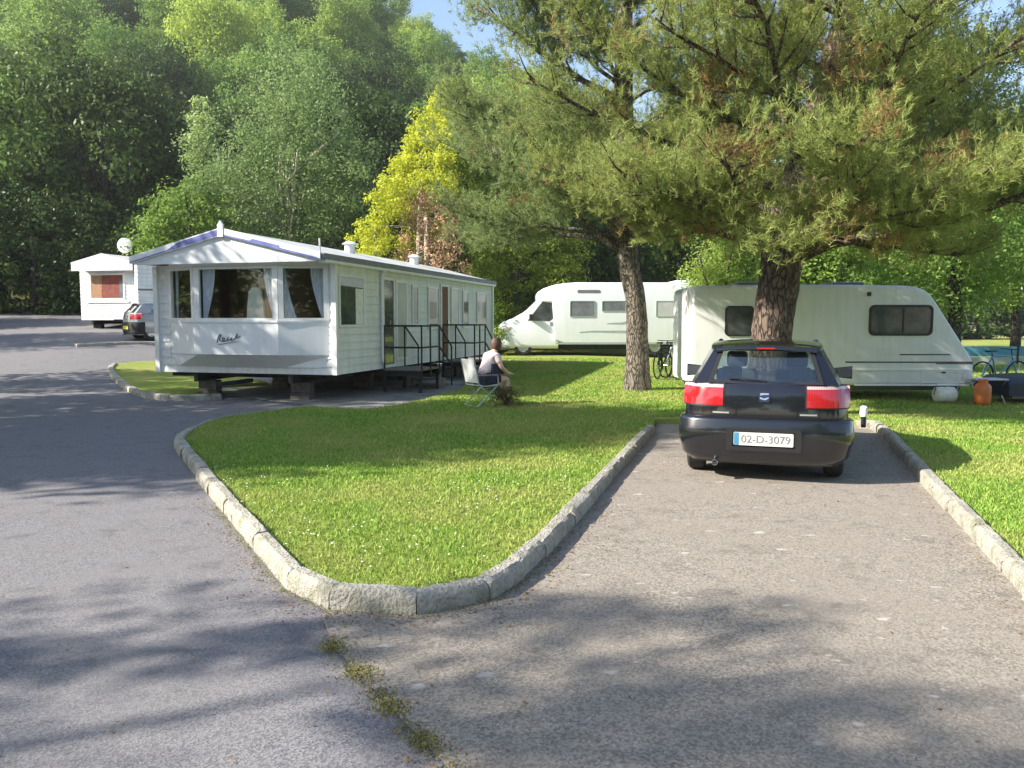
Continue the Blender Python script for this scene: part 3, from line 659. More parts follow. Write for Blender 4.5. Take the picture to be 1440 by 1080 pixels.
# decks with black rails
def deck(y0, y1, flip, label):
    t = thing('entrance_steps', label, 'steps', group='black railed entrance steps of the static caravan')
    t.location = st.location; t.rotation_euler = st.rotation_euler
    x0, x1 = HW + .06, HW + .98; zt = .60
    m = MB()
    for k in range(6): m.box(x0, x1, y0 + (y1 - y0) * k / 6 + .008, y0 + (y1 - y0) * (k + 1) / 6 - .008, zt - .035, zt)
    m.build('landing', M['wood'], t)
    for ya_ in (y0, y1 - .07):
        m = MB(); m.box(x0, x1, ya_ + .02, ya_ + .05, zt - .16, zt - .04)
        for x in (x0 + .04, x1 - .04): m.box(x - .03, x + .03, ya_ + .005, ya_ + .065, 0, zt - .036)
        m.build('deck_frame', M['black'], t)
    dy = (1, -1)[flip]; ye = (y1, y0)[flip]
    for k in range(3):
        m = MB(); ya = ye + dy * (.02 + .28 * k); yb = ya + dy * .27; z = zt - .15 * (k + 1)
        m.box(x0 + .06, x1 - .06, min(ya, yb), max(ya, yb), z - .03, z); m.box(x0 + .06, x0 + .09, min(ya, yb) + .02, max(ya, yb) - .02, 0, z - .03); m.box(x1 - .09, x1 - .06, min(ya, yb) + .02, max(ya, yb) - .02, 0, z - .03); m.build('tread', M['wood'], t)
    rt = 1.56; m = MB(); yo = (y0, y1)[flip]; r = .021
    # rail across the end away from the steps, along the outside, and down the steps
    for z in (rt, 1.08): m.tube([(x0 + .03, yo + dy * .04, z), (x1, yo + dy * .04, z)], r, 8); m.tube([(x1, yo + dy * .04, z), (x1, ye, z)], r, 8)
    for x, y in ((x0 + .03, yo + dy * .04), (x1, yo + dy * .04), (x1, ye), (x1 - .0, (yo + ye) / 2)): m.tube([(x, y, .4), (x, y, rt)], r, 8)
    m.build('railing', M['black'], t)
    m = MB()
    for x in (x1, ):
        m.tube([(x, ye, rt), (x, ye + dy * .85, rt - .50)], r, 8); m.tube([(x, ye, 1.08), (x, ye + dy * .85, .60)], r, 8); m.tube([(x, ye + dy * .85, 0), (x, ye + dy * .85, rt - .50)], r, 8)
    m.build('stair_rail', M['black'], t); m = MB()
    x = x0 + .05; m.tube([(x, ye, rt), (x, ye + dy * .85, rt - .50)], r, 8); m.tube([(x, ye + dy * .85, 0), (x, ye + dy * .85, rt - .50)], r, 8); m.tube([(x, ye, .5), (x, ye, rt)], r, 8)
    m.build('stair_rail', M['black'], t); return t
deck(2.1, 3.25, 0, 'black railed steps nearest the road, at the glazed side door'); deck(5.9, 6.9, 0, 'black railed steps further back, at the open brown side door')

# ================================================================ shell lofts for caravans
def shell(stations, r=0.10, y0=0.0, y1=2.2, k=4):
    """stations: (x, z0, z1[, inset]) ; rounded box section across y"""
    rings = []
    for s_ in stations:
        x, a, b_ = s_[:3]; e = s_[3] if len(s_) > 3 else 0
        rr = min(r, (b_ - a) / 2.2); rings.append([(x, y, z) for y, z in rrect(y0 + e, y1 - e, a, b_, rr, k)])
    return MB().loft(rings)
def wheel(parent, x, y, r, wd=0.19, out=-1, name='wheel', axis='y'):
    """wheel spinning about y, outer face towards out"""
    m = MB(); h = wd / 2
    m.lathe([(r * .62, -h), (r * .9, -h), (r * .985, -h * .75), (r, -h * .3), (r, h * .3), (r * .985, h * .75), (r * .9, h), (r * .62, h), (r * .62, -h)], (x, y, r), axis, 32)
    ty = m.build('tyre', M['rubber'], parent, smooth=True)
    m = MB(); o = out * h * .82
    m.lathe([(0, o * 1.05), (r * .12, o * 1.05), (r * .14, o * .8), (r * .45, o * .6), (r * .56, o * .95), (r * .63, o), (r * .63, o * .3)], (x, y, r), axis, 32)
    for k in range(5):
        a = 2 * math.pi * k / 5 + .3; c, s = math.cos(a), math.sin(a); q = []
        for rr, ww in ((.10 * r, .10 * r), (.60 * r, .07 * r)):
            for sg in (-1, 1):
                for oo in (o * .6, o * .98):
                    u, v = c * rr - s * ww * sg, s * rr + c * ww * sg
                    q.append((x + u, y + oo, r + v) if axis == 'y' else (x + oo, y + u, r + v))
        m.add(q, [(0, 1, 3, 2), (4, 5, 7, 6), (0, 1, 5, 4), (2, 3, 7, 6), (1, 3, 7, 5), (0, 2, 6, 4)])
    m.build('rim', M['rim'], ty, smooth=True, ang=30); return ty
def arch_cut(o, spots):
    cs = []
    for (c, ax, r, h) in spots:
        m = MB().cyl(c, ax, r, h, 40); cs.append(m.build('cutter', None))
    bool_cut(o, cs)

# ---- touring caravan on the right
gx, gy = 3.72, 16.45
tc = thing('touring_caravan', 'cream touring caravan with sloping nose dappled by the big pine', 'caravan', (gx, gy, float(H(6.5, 16.5))), R(-1.0))
stn = [(0, .52, 2.36, .06), (.03, .44, 2.42, .01), (.10, .40, 2.455), (1.5, .40, 2.475), (3.2, .40, 2.475), (4.3, .40, 2.455), (4.55, .40, 2.43), (4.72, .40, 2.37), (4.85, .40, 2.27), (4.97, .40, 2.11), (5.15, .40, 1.84), (5.40, .40, 1.47), (5.62, .40, 1.14), (5.72, .40, .99), (5.76, .42, .90, .01), (5.78, .50, .80, .06)]
bd = shell(stn, .09).build('body', M['tourer'], tc, smooth=True, ang=30)
arch_cut(bd, [((2.92, 0.0, .30), (0, 1, 0), .40, .5), ((2.92, 2.2, .30), (0, 1, 0), .40, .5)])
tf = lambda x, z, h: (x, -h, z)
window(tc, .66, 1.25, 1.42, 2.04, tf, M['pane'], M['blacktrim'], .03, .09); window(tc, 3.60, 4.90, 1.43, 2.06, tf, M['pane'], M['blacktrim'], .045, .11)
m = MB(); m.prism([(4.28, 1.5), (4.31, 1.5), (4.31, 1.99), (4.28, 1.99)], tf, .012, .02); m.build('window_bar', M['blacktrim'], tc)
m = MB(); m.prism([(3.15, .872), (5.75, .872), (5.735, .90), (3.15, .90)], tf, 0, .006); m.build('stripe', M['darkstripe'], tc)
m = MB(); m.prism([(4.25, 1.03), (5.3, 1.03), (5.27, 1.055), (4.25, 1.055)], tf, 0, .006); m.build('stripe', M['darkstripe'], tc)
m = MB(); m.prism([(5.0, .846), (5.76, .846), (5.76, .868), (5.0, .868)], tf, 0, .006); m.build('stripe', M['redstripe'], tc)
m = MB(); m.box(.1, 5.7, -.022, .0, .72, .755); m.box(.1, 2.5, -.018, 0, .40, .435); m.box(3.34, 5.7, -.018, 0, .40, .435); m.build('side_rail', M['upvc'], tc)
m = MB(); frame_prism(m, rrect(4.72, 5.60, .46, .70, .03), rrect(4.74, 5.58, .48, .68, .02), tf, -.002, .010); lk = m.build('locker_door', M['upvc'], tc); m = MB(); m.box(5.12, 5.2, -.02, 0, .66, .69); m.build('handle', M['blacktrim'], lk)
m = MB(); m.box(1.65, 2.35, -.014, 0, .62, 2.25); dr = m.build('door', M['tourer'], tc, bevel=.008); m = MB(); m.box(1.72, 1.80, -.035, -.014, 1.15, 1.25); m.build('handle', M['blacktrim'], dr)
0 and window(tc, 1.83, 2.2, 1.45, 2.0, lambda x, z, h: (x, -h - .014, z), M['pane'], M['blacktrim'], .03, .06)
for x in (1.1, 3.1): m = MB(); m.box(x, x + .7, .75, 1.45, 2.47, 2.56); m.build('rooflight', M['greypane'], tc, bevel=.03)
m = MB(); m.box(3.55, 3.62, -.03, 0, 2.24, 2.32); m.build('marker_light', M['blacktrim'], tc)
wheel(tc, 2.92, .17, .31); wheel(tc, 2.92, 2.03, .31, out=1)
m = MB(); m.box(.2, 5.7, .35, .43, .28, .40); m.box(.2, 5.7, 1.77, 1.85, .28, .40); m.box(2.85, 2.99, .1, 2.1, .25, .35); m.tube([(5.6, .5, .36), (6.9, 1.1, .42)], .035, 8); m.tube([(5.6, 1.7, .36), (6.9, 1.1, .42)], .035, 8); m.build('chassis', M['chassis'], tc)
for x in (.5, 5.3): m = MB(); m.tube([(x, .35, .32), (x + .12, .35, .02)], .025, 8); m.box(x + .02, x + .22, .27, .43, 0, .025); m.build('corner_steady', M['chassis'], tc)
m = MB(); m.tube([(6.75, 1.1, 0.1), (6.75, 1.1, .62)], .024, 8); m.lathe([(0, -.03), (.08, -.03), (.1, 0), (.08, .03), (0, .03)], (6.75, 1.1, .1), 'x', 16); m.build('jockey_wheel', M['chassis'], tc)
m = MB(); m.box(.15, 5.5, .05, .09, 0.02, .36); m.box(.15, .2, .05, .12, .0, .38)
# ---- motorhome
mh = thing('motorhome', 'white low profile motorhome with grey swoosh graphics parked side on', 'motorhome', (-0.59, 31.9, float(H(3, 32)) + .09), R(1.0))
cab = [(-.02, .45, .62, .25), (.0, .34, 1.02, .10), (.06, .30, 1.20, .05), (.25, .28, 1.36, .02), (.6, .27, 1.48, .01), (1.05, .27, 1.72, .01), (1.18, .27, 1.83), (1.60, .27, 2.22), (1.9, .27, 2.3), (2.45, .27, 2.3)]
bd = shell(cab, .16, .12, 2.12).build('cab', M['whitegloss'], mh, smooth=True, ang=40)
arch_cut(bd, [((1.04, .12, .36), (0, 1, 0), .47, .7), ((1.04, 2.12, .36), (0, 1, 0), .47, .7)])
hab = [(1.58, 2.20, 2.44, .30), (1.66, 2.16, 2.56, .16), (1.85, 2.14, 2.68, .06), (2.2, 2.10, 2.80, .02), (2.32, .60, 2.83), (2.7, .46, 2.89), (3.1, .45, 2.92), (7.6, .45, 2.92), (7.78, .45, 2.90), (7.86, .5, 2.84, .03)]
bd = shell(hab, .10).build('living_body', M['whitegloss'], mh, smooth=True, ang=30)
arch_cut(bd, [((6.35, 0, .36), (0, 1, 0), .46, .5)])
mf = lambda x, z, h: (x, -h, z); mc = lambda x, z, h: (x, .12 - h, z)
m = MB(); dw = [(1.22, 1.40), (2.10, 1.38), (2.28, 1.50), (2.28, 2.16), (1.80, 2.16)]; m.prism(dw, mc, -.005, .008); m.build('cab_window', M['pane'], mh)
m = MB(); m.prism([(1.15, 1.80), (1.2, 1.84), (1.55, 2.18), (1.50, 2.19)], lambda x, z, h: (x, h, z + .005), .25, 2.0); m.build('windscreen', M['pane'], mh)
for a, c, z0, z1, pn in [(2.9, 3.92, 1.54, 2.19, 'greypane'), (4.18, 5.16, 1.76, 2.19, 'greypane'), (6.35, 7.2, 1.55, 2.19, 'blindpane')]: window(mh, a, c, z0, z1, mf, M[pn], M['stripe'], .03, .05)
m = MB(); m.prism(rrect(3.2, 4.12, 2.50, 2.62, .05), mf, 0, .008); m.build('slot_window', M['greypane'], mh)
m = MB(); m.prism([(4.4, 1.26), (5.05, 1.24), (5.9, 1.46), (5.9, 1.56), (5.0, 1.33), (4.4, 1.30)], mf, 0, .004); m.build('swoosh', M['stripe'], mh)
m = MB(); m.prism([(3.3, .90), (3.75, .93), (5.9, .88), (5.9, 1.0), (3.8, 1.0), (3.3, .95)], mf, 0, .004); m.build('swoosh', M['stripe'], mh)
m = MB(); m.box(2.34, 7.8, -.012, 0, .45, .52); m.build('side_skirt', M['stripe'], mh)
m = MB(); m.prism(rrect(2.12, 2.28, 1.18, 1.34, .02), mc, 0, .01); m.build('fuel_flap', M['greypane'], mh)
m = MB(); m.box(1.28, 1.42, -.08, .12, 1.42, 1.66); m.build('mirror', M['blacktrim'], mh, bevel=.03)
m = MB(); m.prism([(.02, .85), (.3, .95), (.55, 1.15), (.2, 1.08)], mc, -.02, .01); m.build('headlight', M['clearlens'], mh)
m = MB(); m.box(-.06, .5, .14, 2.1, .28, .55); m.build('bumper', M['stripe'], mh, bevel=.06)
wheel(mh, 1.04, .27, .36, .22); wheel(mh, 6.35, .20, .36, .22); wheel(mh, 1.04, 1.97, .36, .22, 1); wheel(mh, 6.35, 2.0, .36, .22, 1)
m = MB(); m.box(1.7, 7.6, .3, 1.9, .25, .46); m.build('chassis', M['underside'], mh)
m = MB(); m.box(7.2, 7.85, .3, 1.9, 2.92, 3.02); m.build('roof_box', M['whitegloss'], mh, bevel=.03)

# ---- second static caravan, far left
s2 = thing('static_caravan', 'smaller cream static caravan far left with red curtained front window', 'static caravan', (*G(147, 470, 0), 0), R(-12))
sx, sy = -17.4, 34.6
s2.location = (sx, sy, float(H(sx, sy)) - .15)
hw, ze, zp, L_ = 1.42, 2.95, 3.32, 9.0
b = MB(); siding(b, (hw, 0), (hw, L_), .55, ze); siding(b, (hw, L_), (-hw, L_), .55, ze); siding(b, (-hw, L_), (-hw, 0), .55, ze); siding(b, (-hw, 0), (hw, 0), .55, ze); b.build('wall', M['cream'], s2, fix=False)
b = MB(); b.prism([(-hw - .1, ze), (0, zp), (hw + .1, ze), (hw + .1, ze + .06), (0, zp + .06), (-hw - .1, ze + .06)], lambda a, z, h: (a, h, z), -.4, L_ + .1); b.build('roof', M['roofing'], s2)
b = MB(); b.prism([(-hw - .06, ze - .30), (hw + .06, ze - .30), (hw + .06, ze + .02), (0, zp + .03), (-hw - .06, ze + .02)], lambda a, z, h: (a, h, z), -.42, -.36); b.build('gable', M['white'], s2)
ff = lambda x, z, h: (x, -.024 - h, z)
wn = window(s2, -.93, .80, 1.42, 2.55, ff, M['redcurtain'], M['upvc'], .07, .02)
m = MB(); m.prism([(-.86, 1.49), (-.34, 1.49), (-.30, 2.48), (-.86, 2.48)], ff, .010, .014); m.build('curtain', M['tan'], wn)
m = MB(); m.prism([(.55, 1.49), (.72, 1.49), (.72, 2.3), (.55, 2.2)], ff, .010, .014); m.build('curtain', M['greypane'], wn)
m = MB(); m.box(-1.1, .98, -.06, 0, 1.30, 1.38); m.build('sill', M['upvc'], s2)
m = MB()
for x in (-.9, .9): m.box(x - .05, x + .05, 0, L_, .38, .55); m.box(x - .2, x + .2, .3, .5, 0, .38); m.box(x - .2, x + .2, 8, 8.2, 0, .38)
m.build('underframe', M['underside'], s2)
sd_ = thing('satellite_dish', 'round white satellite dish mounted on the roof of the far left caravan', 'satellite dish', (-17.35, 36.2, s2.location.z + 2.9))
m = MB(); m.tube([(0, 0, .2), (0, 0, .85)], .03, 8); m.build('pole', M['chassis'], sd_)
m = MB(); m.lathe([(0, .10), (.15, .08), (.27, .03), (.34, -.04), (.33, -.045), (.0, -.04)], (0, -.1, .98), 'y', 24); m.build('dish', M['upvc'], sd_, smooth=True)
m = MB(); m.tube([(0, -.04, .72), (0, -.5, .87)], .012, 6); m.box(-.03, .03, -.55, -.47, .84, .92); m.build('receiver_arm', M['chassis'], sd_)

# ---- third unit: cream mobile home on its wheels, mostly behind the big static
vx, vy = G(172, 480); vx -= .55; vy += 2.6
cv = thing('mobile_home', 'cream boarded mobile home with brown belt trim half hidden behind the big static caravan', 'mobile home', (vx, vy, float(H(vx + 1, vy + 1))), R(28))
m = MB(); siding(m, (0, 0), (5.4, 0), .62, 2.95, .16); siding(m, (5.4, 0), (5.4, 2.3), .62, 2.95, .16); siding(m, (5.4, 2.3), (0, 2.3), .62, 2.95, .16); siding(m, (0, 2.3), (0, 0), .62, 2.95, .16)
m.add([(0, 0, .62), (5.4, 0, .62), (5.4, 2.3, .62), (0, 2.3, .62)], [(0, 1, 2, 3)]); m.build('wall', M['cream'], cv, fix=False)
m = MB(); m.prism([(-.1, 2.93), (1.15, 3.10), (2.4, 2.93), (2.4, 2.98), (1.15, 3.16), (-.1, 2.98)], lambda a, z, h: (h, a, z), -.1, 5.5); m.build('roof', M['roofing'], cv)
m = MB(); m.box(-.01, 5.4, -.035, -.021, 1.70, 1.76); m.build('belt_trim', M['wood'], cv)
m = MB(); m.box(.1, 5.3, .3, .42, .42, .60); m.box(.1, 5.3, 1.9, 2.02, .42, .60); m.box(-.9, .2, 1.1, 1.2, .44, .54); m.build('chassis', M['underside'], cv)
wheel(cv, 1.15, .16, .30); wheel(cv, 4.1, .16, .30); wheel(cv, 1.15, 2.1, .30, out=1)
# ================================================================ the dark hatchback
car = thing('hatchback_car', 'dark navy hatchback parked on the drive seen from behind', 'car', (2.52, 7.92, 0.008), R(-18.3))
YR, YF = 0.0, 3.85
def prof_w(z):   # half width factor by height
    return float(np.interp(z, [.18, .24, .32, .5, .62, .75, .88, .96, 1.02], [.90, .955, .985, 1, 1, .985, .96, .93, .88]))
def prof_r(z):   # how far the tail leans forward by height
    return float(np.interp(z, [.18, .3, .62, .75, .9, 1.0, 1.03], [.07, .04, .03, .035, .055, .085, .12]))
def ztop(y): return float(np.interp(y, [0, .15, .6, 2.2, 2.75, 2.95, 3.4, 3.7, 3.85], [1.03, 1.03, 1.00, .945, .945, .92, .83, .72, .60]))
def outline_x(y, z, off=0.0):
    wz = .815 * prof_w(z) + off; yr = YR + prof_r(z) - off; yf = YF - (.02 if z > .5 else 0) + off
    u = min((y - yr) / .34, 1); v = min((yf - y) / .75, 1)
    if u <= 0 or v <= 0: return 0.0
    return wz * min((1 - (1 - u) ** 3.2) ** (1 / 3.2), (1 - (1 - v) ** 2.6) ** (1 / 2.6))
def ysamples(yr, yf, lo=0.0, hi=1.0):
    a = [0, .0008, .004, .012, .026, .05, .085, .13, .19, .26, .34]
    ys = [yr + q for q in a] + list(np.linspace(yr + .5, yf - .9, 18)) + [yf - q for q in (.75, .6, .45, .32, .2, .12, .06, .02, .005, 0)]
    return ys
def slice_pts(t):
    z_ = .18 + t * (1.03 - .18); yr = YR + prof_r(z_); yf = YF - .02; out = []
    for y in ysamples(yr, yf):
        z = .18 + t * (ztop(y) - .18); out.append((outline_x(y, z_), y, z))
    return out
rings = []
for t in [0, .04, .1, .2, .35, .5, .62, .72, .82, .9, .95, .98, 1.0]:
    p = slice_pts(t); rings.append([(x, y, z) for x, y, z in p] + [(-x, y, z) for x, y, z in p[::-1]])
n = len(rings[0]); m = MB(); m.loft(rings, cap=False)
h = n // 2
for ri in (0, len(rings) - 1):
    m.f += [(ri * n + i, ri * n + i + 1, ri * n + n - 2 - i, ri * n + n - 1 - i) for i in range(h - 1)]
bm = None; body = m.build('body', M['navy'], car)
bm = bmesh.new(); bm.from_mesh(body.data); bmesh.ops.remove_doubles(bm, verts=bm.verts, dist=1e-5); bmesh.ops.recalc_face_normals(bm, faces=bm.faces); bm.to_mesh(body.data); bm.free()
arch_cut(body, [((s * .8, y, .30), (1, 0, 0), .34, .42) for s in (-1, 1) for y in (.66, 3.08)])
# bumpers: a band a little proud of the body
def band(z_list, off_list, ys_, mat, name, zfun=None):
    m = MB(); rings = []
    for z, o in zip(z_list, off_list):
        p = [(outline_x(y, z, o), y, z) for y in ys_(z, o)]
        rings.append([(-x, y, z) for x, y, z in p[::-1]] + p[1:])
    m.loft(rings, cap=False, closed=False); return m.build(name, mat, car, smooth=True, ang=50)
rear_ys = lambda z, o: [YR + prof_r(z) - o + q for q in (0, .0006, .003, .008, .018, .035, .06, .09, .13, .18, .24, .31)] + [.42]
bmp = band([.20, .22, .27, .40, .42, .54, .555, .62, .645, .655], [.01, .025, .04, .045, .052, .052, .045, .042, .03, .0], rear_ys, M['navyplastic'], 'rear_bumper')
front_ys = lambda z, o: [YF - (.02 if z > .5 else 0) + o - q for q in (0, .001, .006, .02, .05, .1, .17, .26, .36, .42)]
band([.20, .26, .5, .58, .60], [.01, .03, .035, .02, .0], front_ys, M['navyplastic'], 'front_bumper')
# crease catching the light along the bumper top, number plate recess
def rear_patch(xa, xb, z0, z1, off, nx=10, nz=3, thick=0.0):
    """patch following the tail between |x| limits (x measured along the rear), returns MB"""
    m = MB(); g = []
    for j in range(nz + 1):
        z = z0 + (z1 - z0) * j / nz; row = []
        for i in range(nx + 1):
            x = xa + (xb - xa) * i / nx; ax = min(abs(x), .815 * prof_w(z) - .004)
            lo, hi = YR + prof_r(z) - .001, .8
            for _ in range(40):
                mid = (lo + hi) / 2
                if outline_x(mid, z) < ax: lo = mid
                else: hi = mid
            y = lo; ny_ = 1 - min(ax / .8, 1) ** 6
            s = 1 if x >= 0 else -1
            row.append((x + s * off * (1 - ny_), y - off * max(ny_, .3), z))
        g.append(row)
    vs = [v for r_ in g for v in r_]; k = nx + 1
    m.add(vs, [(j * k + i, j * k + i + 1, (j + 1) * k + i + 1, (j + 1) * k + i) for j in range(nz) for i in range(nx)])
    # closing rim back to the body
    per = [g[0][i] for i in range(k)] + [g[j][-1] for j in range(1, nz + 1)] + [g[nz][i] for i in range(k - 2, -1, -1)] + [g[j][0] for j in range(nz - 1, 0, -1)]
    back = [(x, y + off + .03, z) for x, y, z in per]; q = len(per)
    m.add(per + back, [(i, (i + 1) % q, q + (i + 1) % q, q + i) for i in range(q)]); return m
tg = rear_patch(-.62, .62, .665, 1.02, .006, 24, 6).build('tailgate', M['navy'], car, smooth=True, ang=50)
for s in (-1, 1):
    hs_ = rear_patch(s * .385, s * .80, .76, .995, .016, 12, 4).build('tail_light', M['blacktrim'], car, smooth=True, ang=50)
    rear_patch(s * .40, s * .795, .955, .985, .026, 12, 3).build('clear_lens', M['clearlens'], hs_, smooth=True, ang=50)
    rear_patch(s * .40, s * .795, .775, .952, .026, 12, 3).build('red_lens', M['redlens'], hs_, smooth=True, ang=50)
    # thin maker's lettering bars under the lamps are unreadable: small chrome badge strips
    rear_patch(s * .34, s * .50, .695, .71, .010, 4, 1).build('badge_strip', M['rim'], tg)
# plate recess, plate
m = MB(); frame_prism(m, rrect(-.36, .36, .33, .555, .02, 2), rrect(-.30, .30, .37, .525, .01, 2), lambda x, z, h_: (x, -.02 - h_, z), -.03, .006); m.build('plate_recess', M['blacktrim'], bmp)
m = MB(); m.prism(rrect(-.285, .285, .385, .515, .008, 2), lambda x, z, h_: (x, -.028 - h_, z), -.012, .004); pl = m.build('number_plate', M['plate'], car)
m = MB(); m.prism([(-.282, .388), (-.235, .388), (-.235, .512), (-.282, .512)], lambda x, z, h_: (x, -.0325 - h_, z), 0, .0015); m.build('blue_band', M['eublue'], pl)
def text_mesh(txt, size, mat, parent, loc, rot, ext=0.0015, name='lettering'):
    cu = bpy.data.curves.new('t', 'FONT'); cu.body = txt; cu.size = size; cu.align_x = 'CENTER'; cu.align_y = 'CENTER'; cu.extrude = ext
    o = bpy.data.objects.new('t', cu); col.objects.link(o); bpy.context.view_layer.update()
    me = bpy.data.meshes.new_from_object(o.evaluated_get(bpy.context.evaluated_depsgraph_get())); bpy.data.objects.remove(o)
    me.materials.clear(); q = link_mesh(name, me, mat, parent); q.location = loc; q.rotation_euler = rot; return q
text_mesh('02-D-3079', .108, M['platetext'], pl, (.022, -.034, .447), (R(90), 0, 0))
# square badge
def badge_y(z): return YR + prof_r(z)
m = MB(); m.prism(rrect(-.052, .052, .82, .925, .015), lambda x, z, h_: (x, badge_y(.87) - .012 - h_ + (z - .87) * .25, z), 0, .008); bg_ = m.build('badge', M['navyplastic'], tg)
for (pts) in ([(-.04, .885), (-.04, .91), (.042, .91), (.042, .893), (.0, .893)], [(-.042, .872), (.0, .858), (.042, .872), (.042, .86), (.01, .84), (-.042, .852)]):
    m = MB(); m.prism(pts, lambda x, z, h_: (x, badge_y(.87) - .020 - h_ + (z - .87) * .25, z), 0, .004); m.build('emblem', M['chrome'], bg_)
m = MB(); m.prism(rrect(-.05, .05, .74, .765, .01), lambda x, z, h_: (x, badge_y(.75) - .010 - h_, z), 0, .012); m.build('lock', M['blacktrim'], tg)
# cabin: pillars, roof, glass
def quad(mb, a, b_, c, d, th, inward):
    P_ = [Vector(v) for v in (a, b_, c, d)]; n_ = (P_[1] - P_[0]).cross(P_[3] - P_[0]).normalized() * th
    if (n_.dot(Vector(inward))) < 0: n_ = -n_
    mb.add(P_ + [p + n_ for p in P_], [(0, 1, 2, 3), (7, 6, 5, 4), (0, 1, 5, 4), (1, 2, 6, 5), (2, 3, 7, 6), (3, 0, 4, 7)])
Zb, Zr = 1.00, 1.345
for s in (-1, 1):
    m = MB(); c = (0, 1.2, 1.2)
    A0, A1, A2, A3 = (s * .54, .115, Zb), (s * .70, .16, Zb - .005), (s * .52, .475, Zr + .01), (s * .44, .45, Zr + .02)
    quad(m, A0, A1, A2, A3, .02, (0, 1, 0)); quad(m, A1, (s * .765, .62, .985), (s * .555, .86, 1.385), A2, .02, (-s, 0, 0)); m.build('rear_pillar', M['navy'], car, smooth=True, ang=60)
    m = MB(); quad(m, (s * .775, 1.48, .96), (s * .775, 1.60, .955), (s * .57, 1.62, 1.395), (s * .57, 1.54, 1.395), .02, (-s, 0, 0)); m.build('door_pillar', M['blacktrim'], car)
    m = MB(); m.tube([(s * .735, 2.86, .94), (s * .66, 2.5, 1.15), (s * .555, 2.02, 1.385)], [.035, .03, .03], 8); m.build('windscreen_pillar', M['navy'], car, smooth=True)
    m = MB(); quad(m, (s * .765, .60, .98), (s * .772, 1.49, .96), (s * .575, 1.55, 1.385), (s * .56, .84, 1.375), .006, (-s, 0, 0)); m.build('side_window', M['carglass'], car)
    m = MB(); quad(m, (s * .772, 1.60, .955), (s * .742, 2.80, .94), (s * .565, 2.03, 1.375), (s * .575, 1.62, 1.385), .006, (-s, 0, 0)); m.build('side_window', M['carglass'], car)
    # door mirror
    m = MB(); m.loft([[(s * (.80 + .17 * k), 2.50 + a * (.045 + .01 * k), .985 + b_ * (.055 + .02 * k)) for a, b_ in rrect(-1, 1, -1, 1, .5, 3)] for k in (0, .5, 1, 1.25)]); mr_ = m.build('door_mirror', M['navyplastic'], car, smooth=True, ang=50)
    m = MB(); m.box(*sorted((s * .845, s * 1.0)), 2.436, 2.446, .93, 1.045); m.build('mirror_glass', M['mirror'], mr_)
    m = MB(); m.box(*sorted((s * .808, s * .822)), 1.72, 1.86, .84, .865); m.build('door_handle', M['blacktrim'], car, bevel=.004)
    m = MB(); m.box(*sorted((s * .80, s * .824)), 1.02, 2.75, .50, .55); m.build('rubbing_strip', M['blacktrim'], car, bevel=.006)
m = MB(); rows = []
for y in (.42, .46, .6, .9, 1.3, 1.7, 1.95, 2.06):
    zc = float(np.interp(y, [.42, .6, 1.3, 2.06], [1.372, 1.40, 1.425, 1.39])); hw_ = float(np.interp(y, [.42, .6, 1.3, 2.06], [.52, .565, .585, .55]))
    rows.append([(hw_ * k, y, zc - .035 * abs(k) ** 2.5) for k in np.linspace(-1, 1, 13)] + [(hw_ * k, y, zc - .035 * abs(k) ** 2.5 - .03) for k in np.linspace(1, -1, 13)])
m.loft(rows); rf = m.build('roof', M['navy'], car, smooth=True, ang=50)
m = MB(); rows = []
for y, dz in ((.33, .0), (.34, .012), (.40, .016), (.47, .02)): rows.append([(.50 * k, y + .03 * abs(k) ** 2, 1.365 + dz - .03 * abs(k) ** 2.5) for k in np.linspace(-1, 1, 11)] + [(.50 * k, y + .03 * abs(k) ** 2, 1.335 - .03 * abs(k) ** 2.5) for k in np.linspace(1, -1, 11)])
m.loft(rows); m.build('spoiler', M['navy'], rf, smooth=True, ang=50)
m = MB(); m.box(-.09, .09, .325, .335, 1.342, 1.358); m.build('brake_light', M['redlens'], rf)
m = MB(); g = []
for j in range(5):
    t = j / 4; g.append([((.54 - .10 * t) * k, (.108 + .335 * t) - .02 * (1 - k * k), Zb + (Zr - Zb) * t) for k in np.linspace(-1, 1, 9)])
vs_ = [v for r_ in g for v in r_]; m.add(vs_, [(j * 9 + i, j * 9 + i + 1, (j + 1) * 9 + i + 1, (j + 1) * 9 + i) for j in range(4) for i in range(8)]); m.build('rear_window', M['carglass'], car, smooth=True, fix=False)
m = MB(); frame_prism(m, [(-.56, 0), (.56, 0), (.46, 1), (-.46, 1)], [(-.51, .07), (.51, .07), (.425, .93), (-.425, .93)], lambda a, t, h_: (a, .092 + .335 * t - h_ - .012 * (1 - (a / .5) ** 2), Zb + (Zr - Zb) * t), -.004, .003); m.build('window_seal', M['blacktrim'], car)
m = MB(); m.tube([(0, .09, 1.02), (.02, .10, 1.03), (-.34, .125, 1.06)], .008, 6); m.build('wiper', M['blacktrim'], car)
m = MB(); quad(m, (-.72, 2.84, .945), (.72, 2.84, .945), (.53, 2.05, 1.375), (-.53, 2.05, 1.375), .006, (0, -1, -1)); m.build('windscreen', M['carglass'], car)
for s in (-1, 1):
    m = MB(); m.box(s * .34 - .24, s * .34 + .24, 1.62, 1.76, .5, 1.06); m.box(s * .34 - .12, s * .34 + .12, 1.62, 1.72, 1.08, 1.27); m.build('front_seat', M['seat'], car, bevel=.04)
    m = MB(); m.box(s * .36 - .11, s * .36 + .11, .82, .90, .99, 1.13); m.build('headrest', M['seat'], car, bevel=.03)
m = MB(); m.box(-.66, .66, .80, .92, .5, .99); m.box(-.62, .62, .14, .80, .965, .985); m.build('rear_seat', M['seat'], car, bevel=.02)
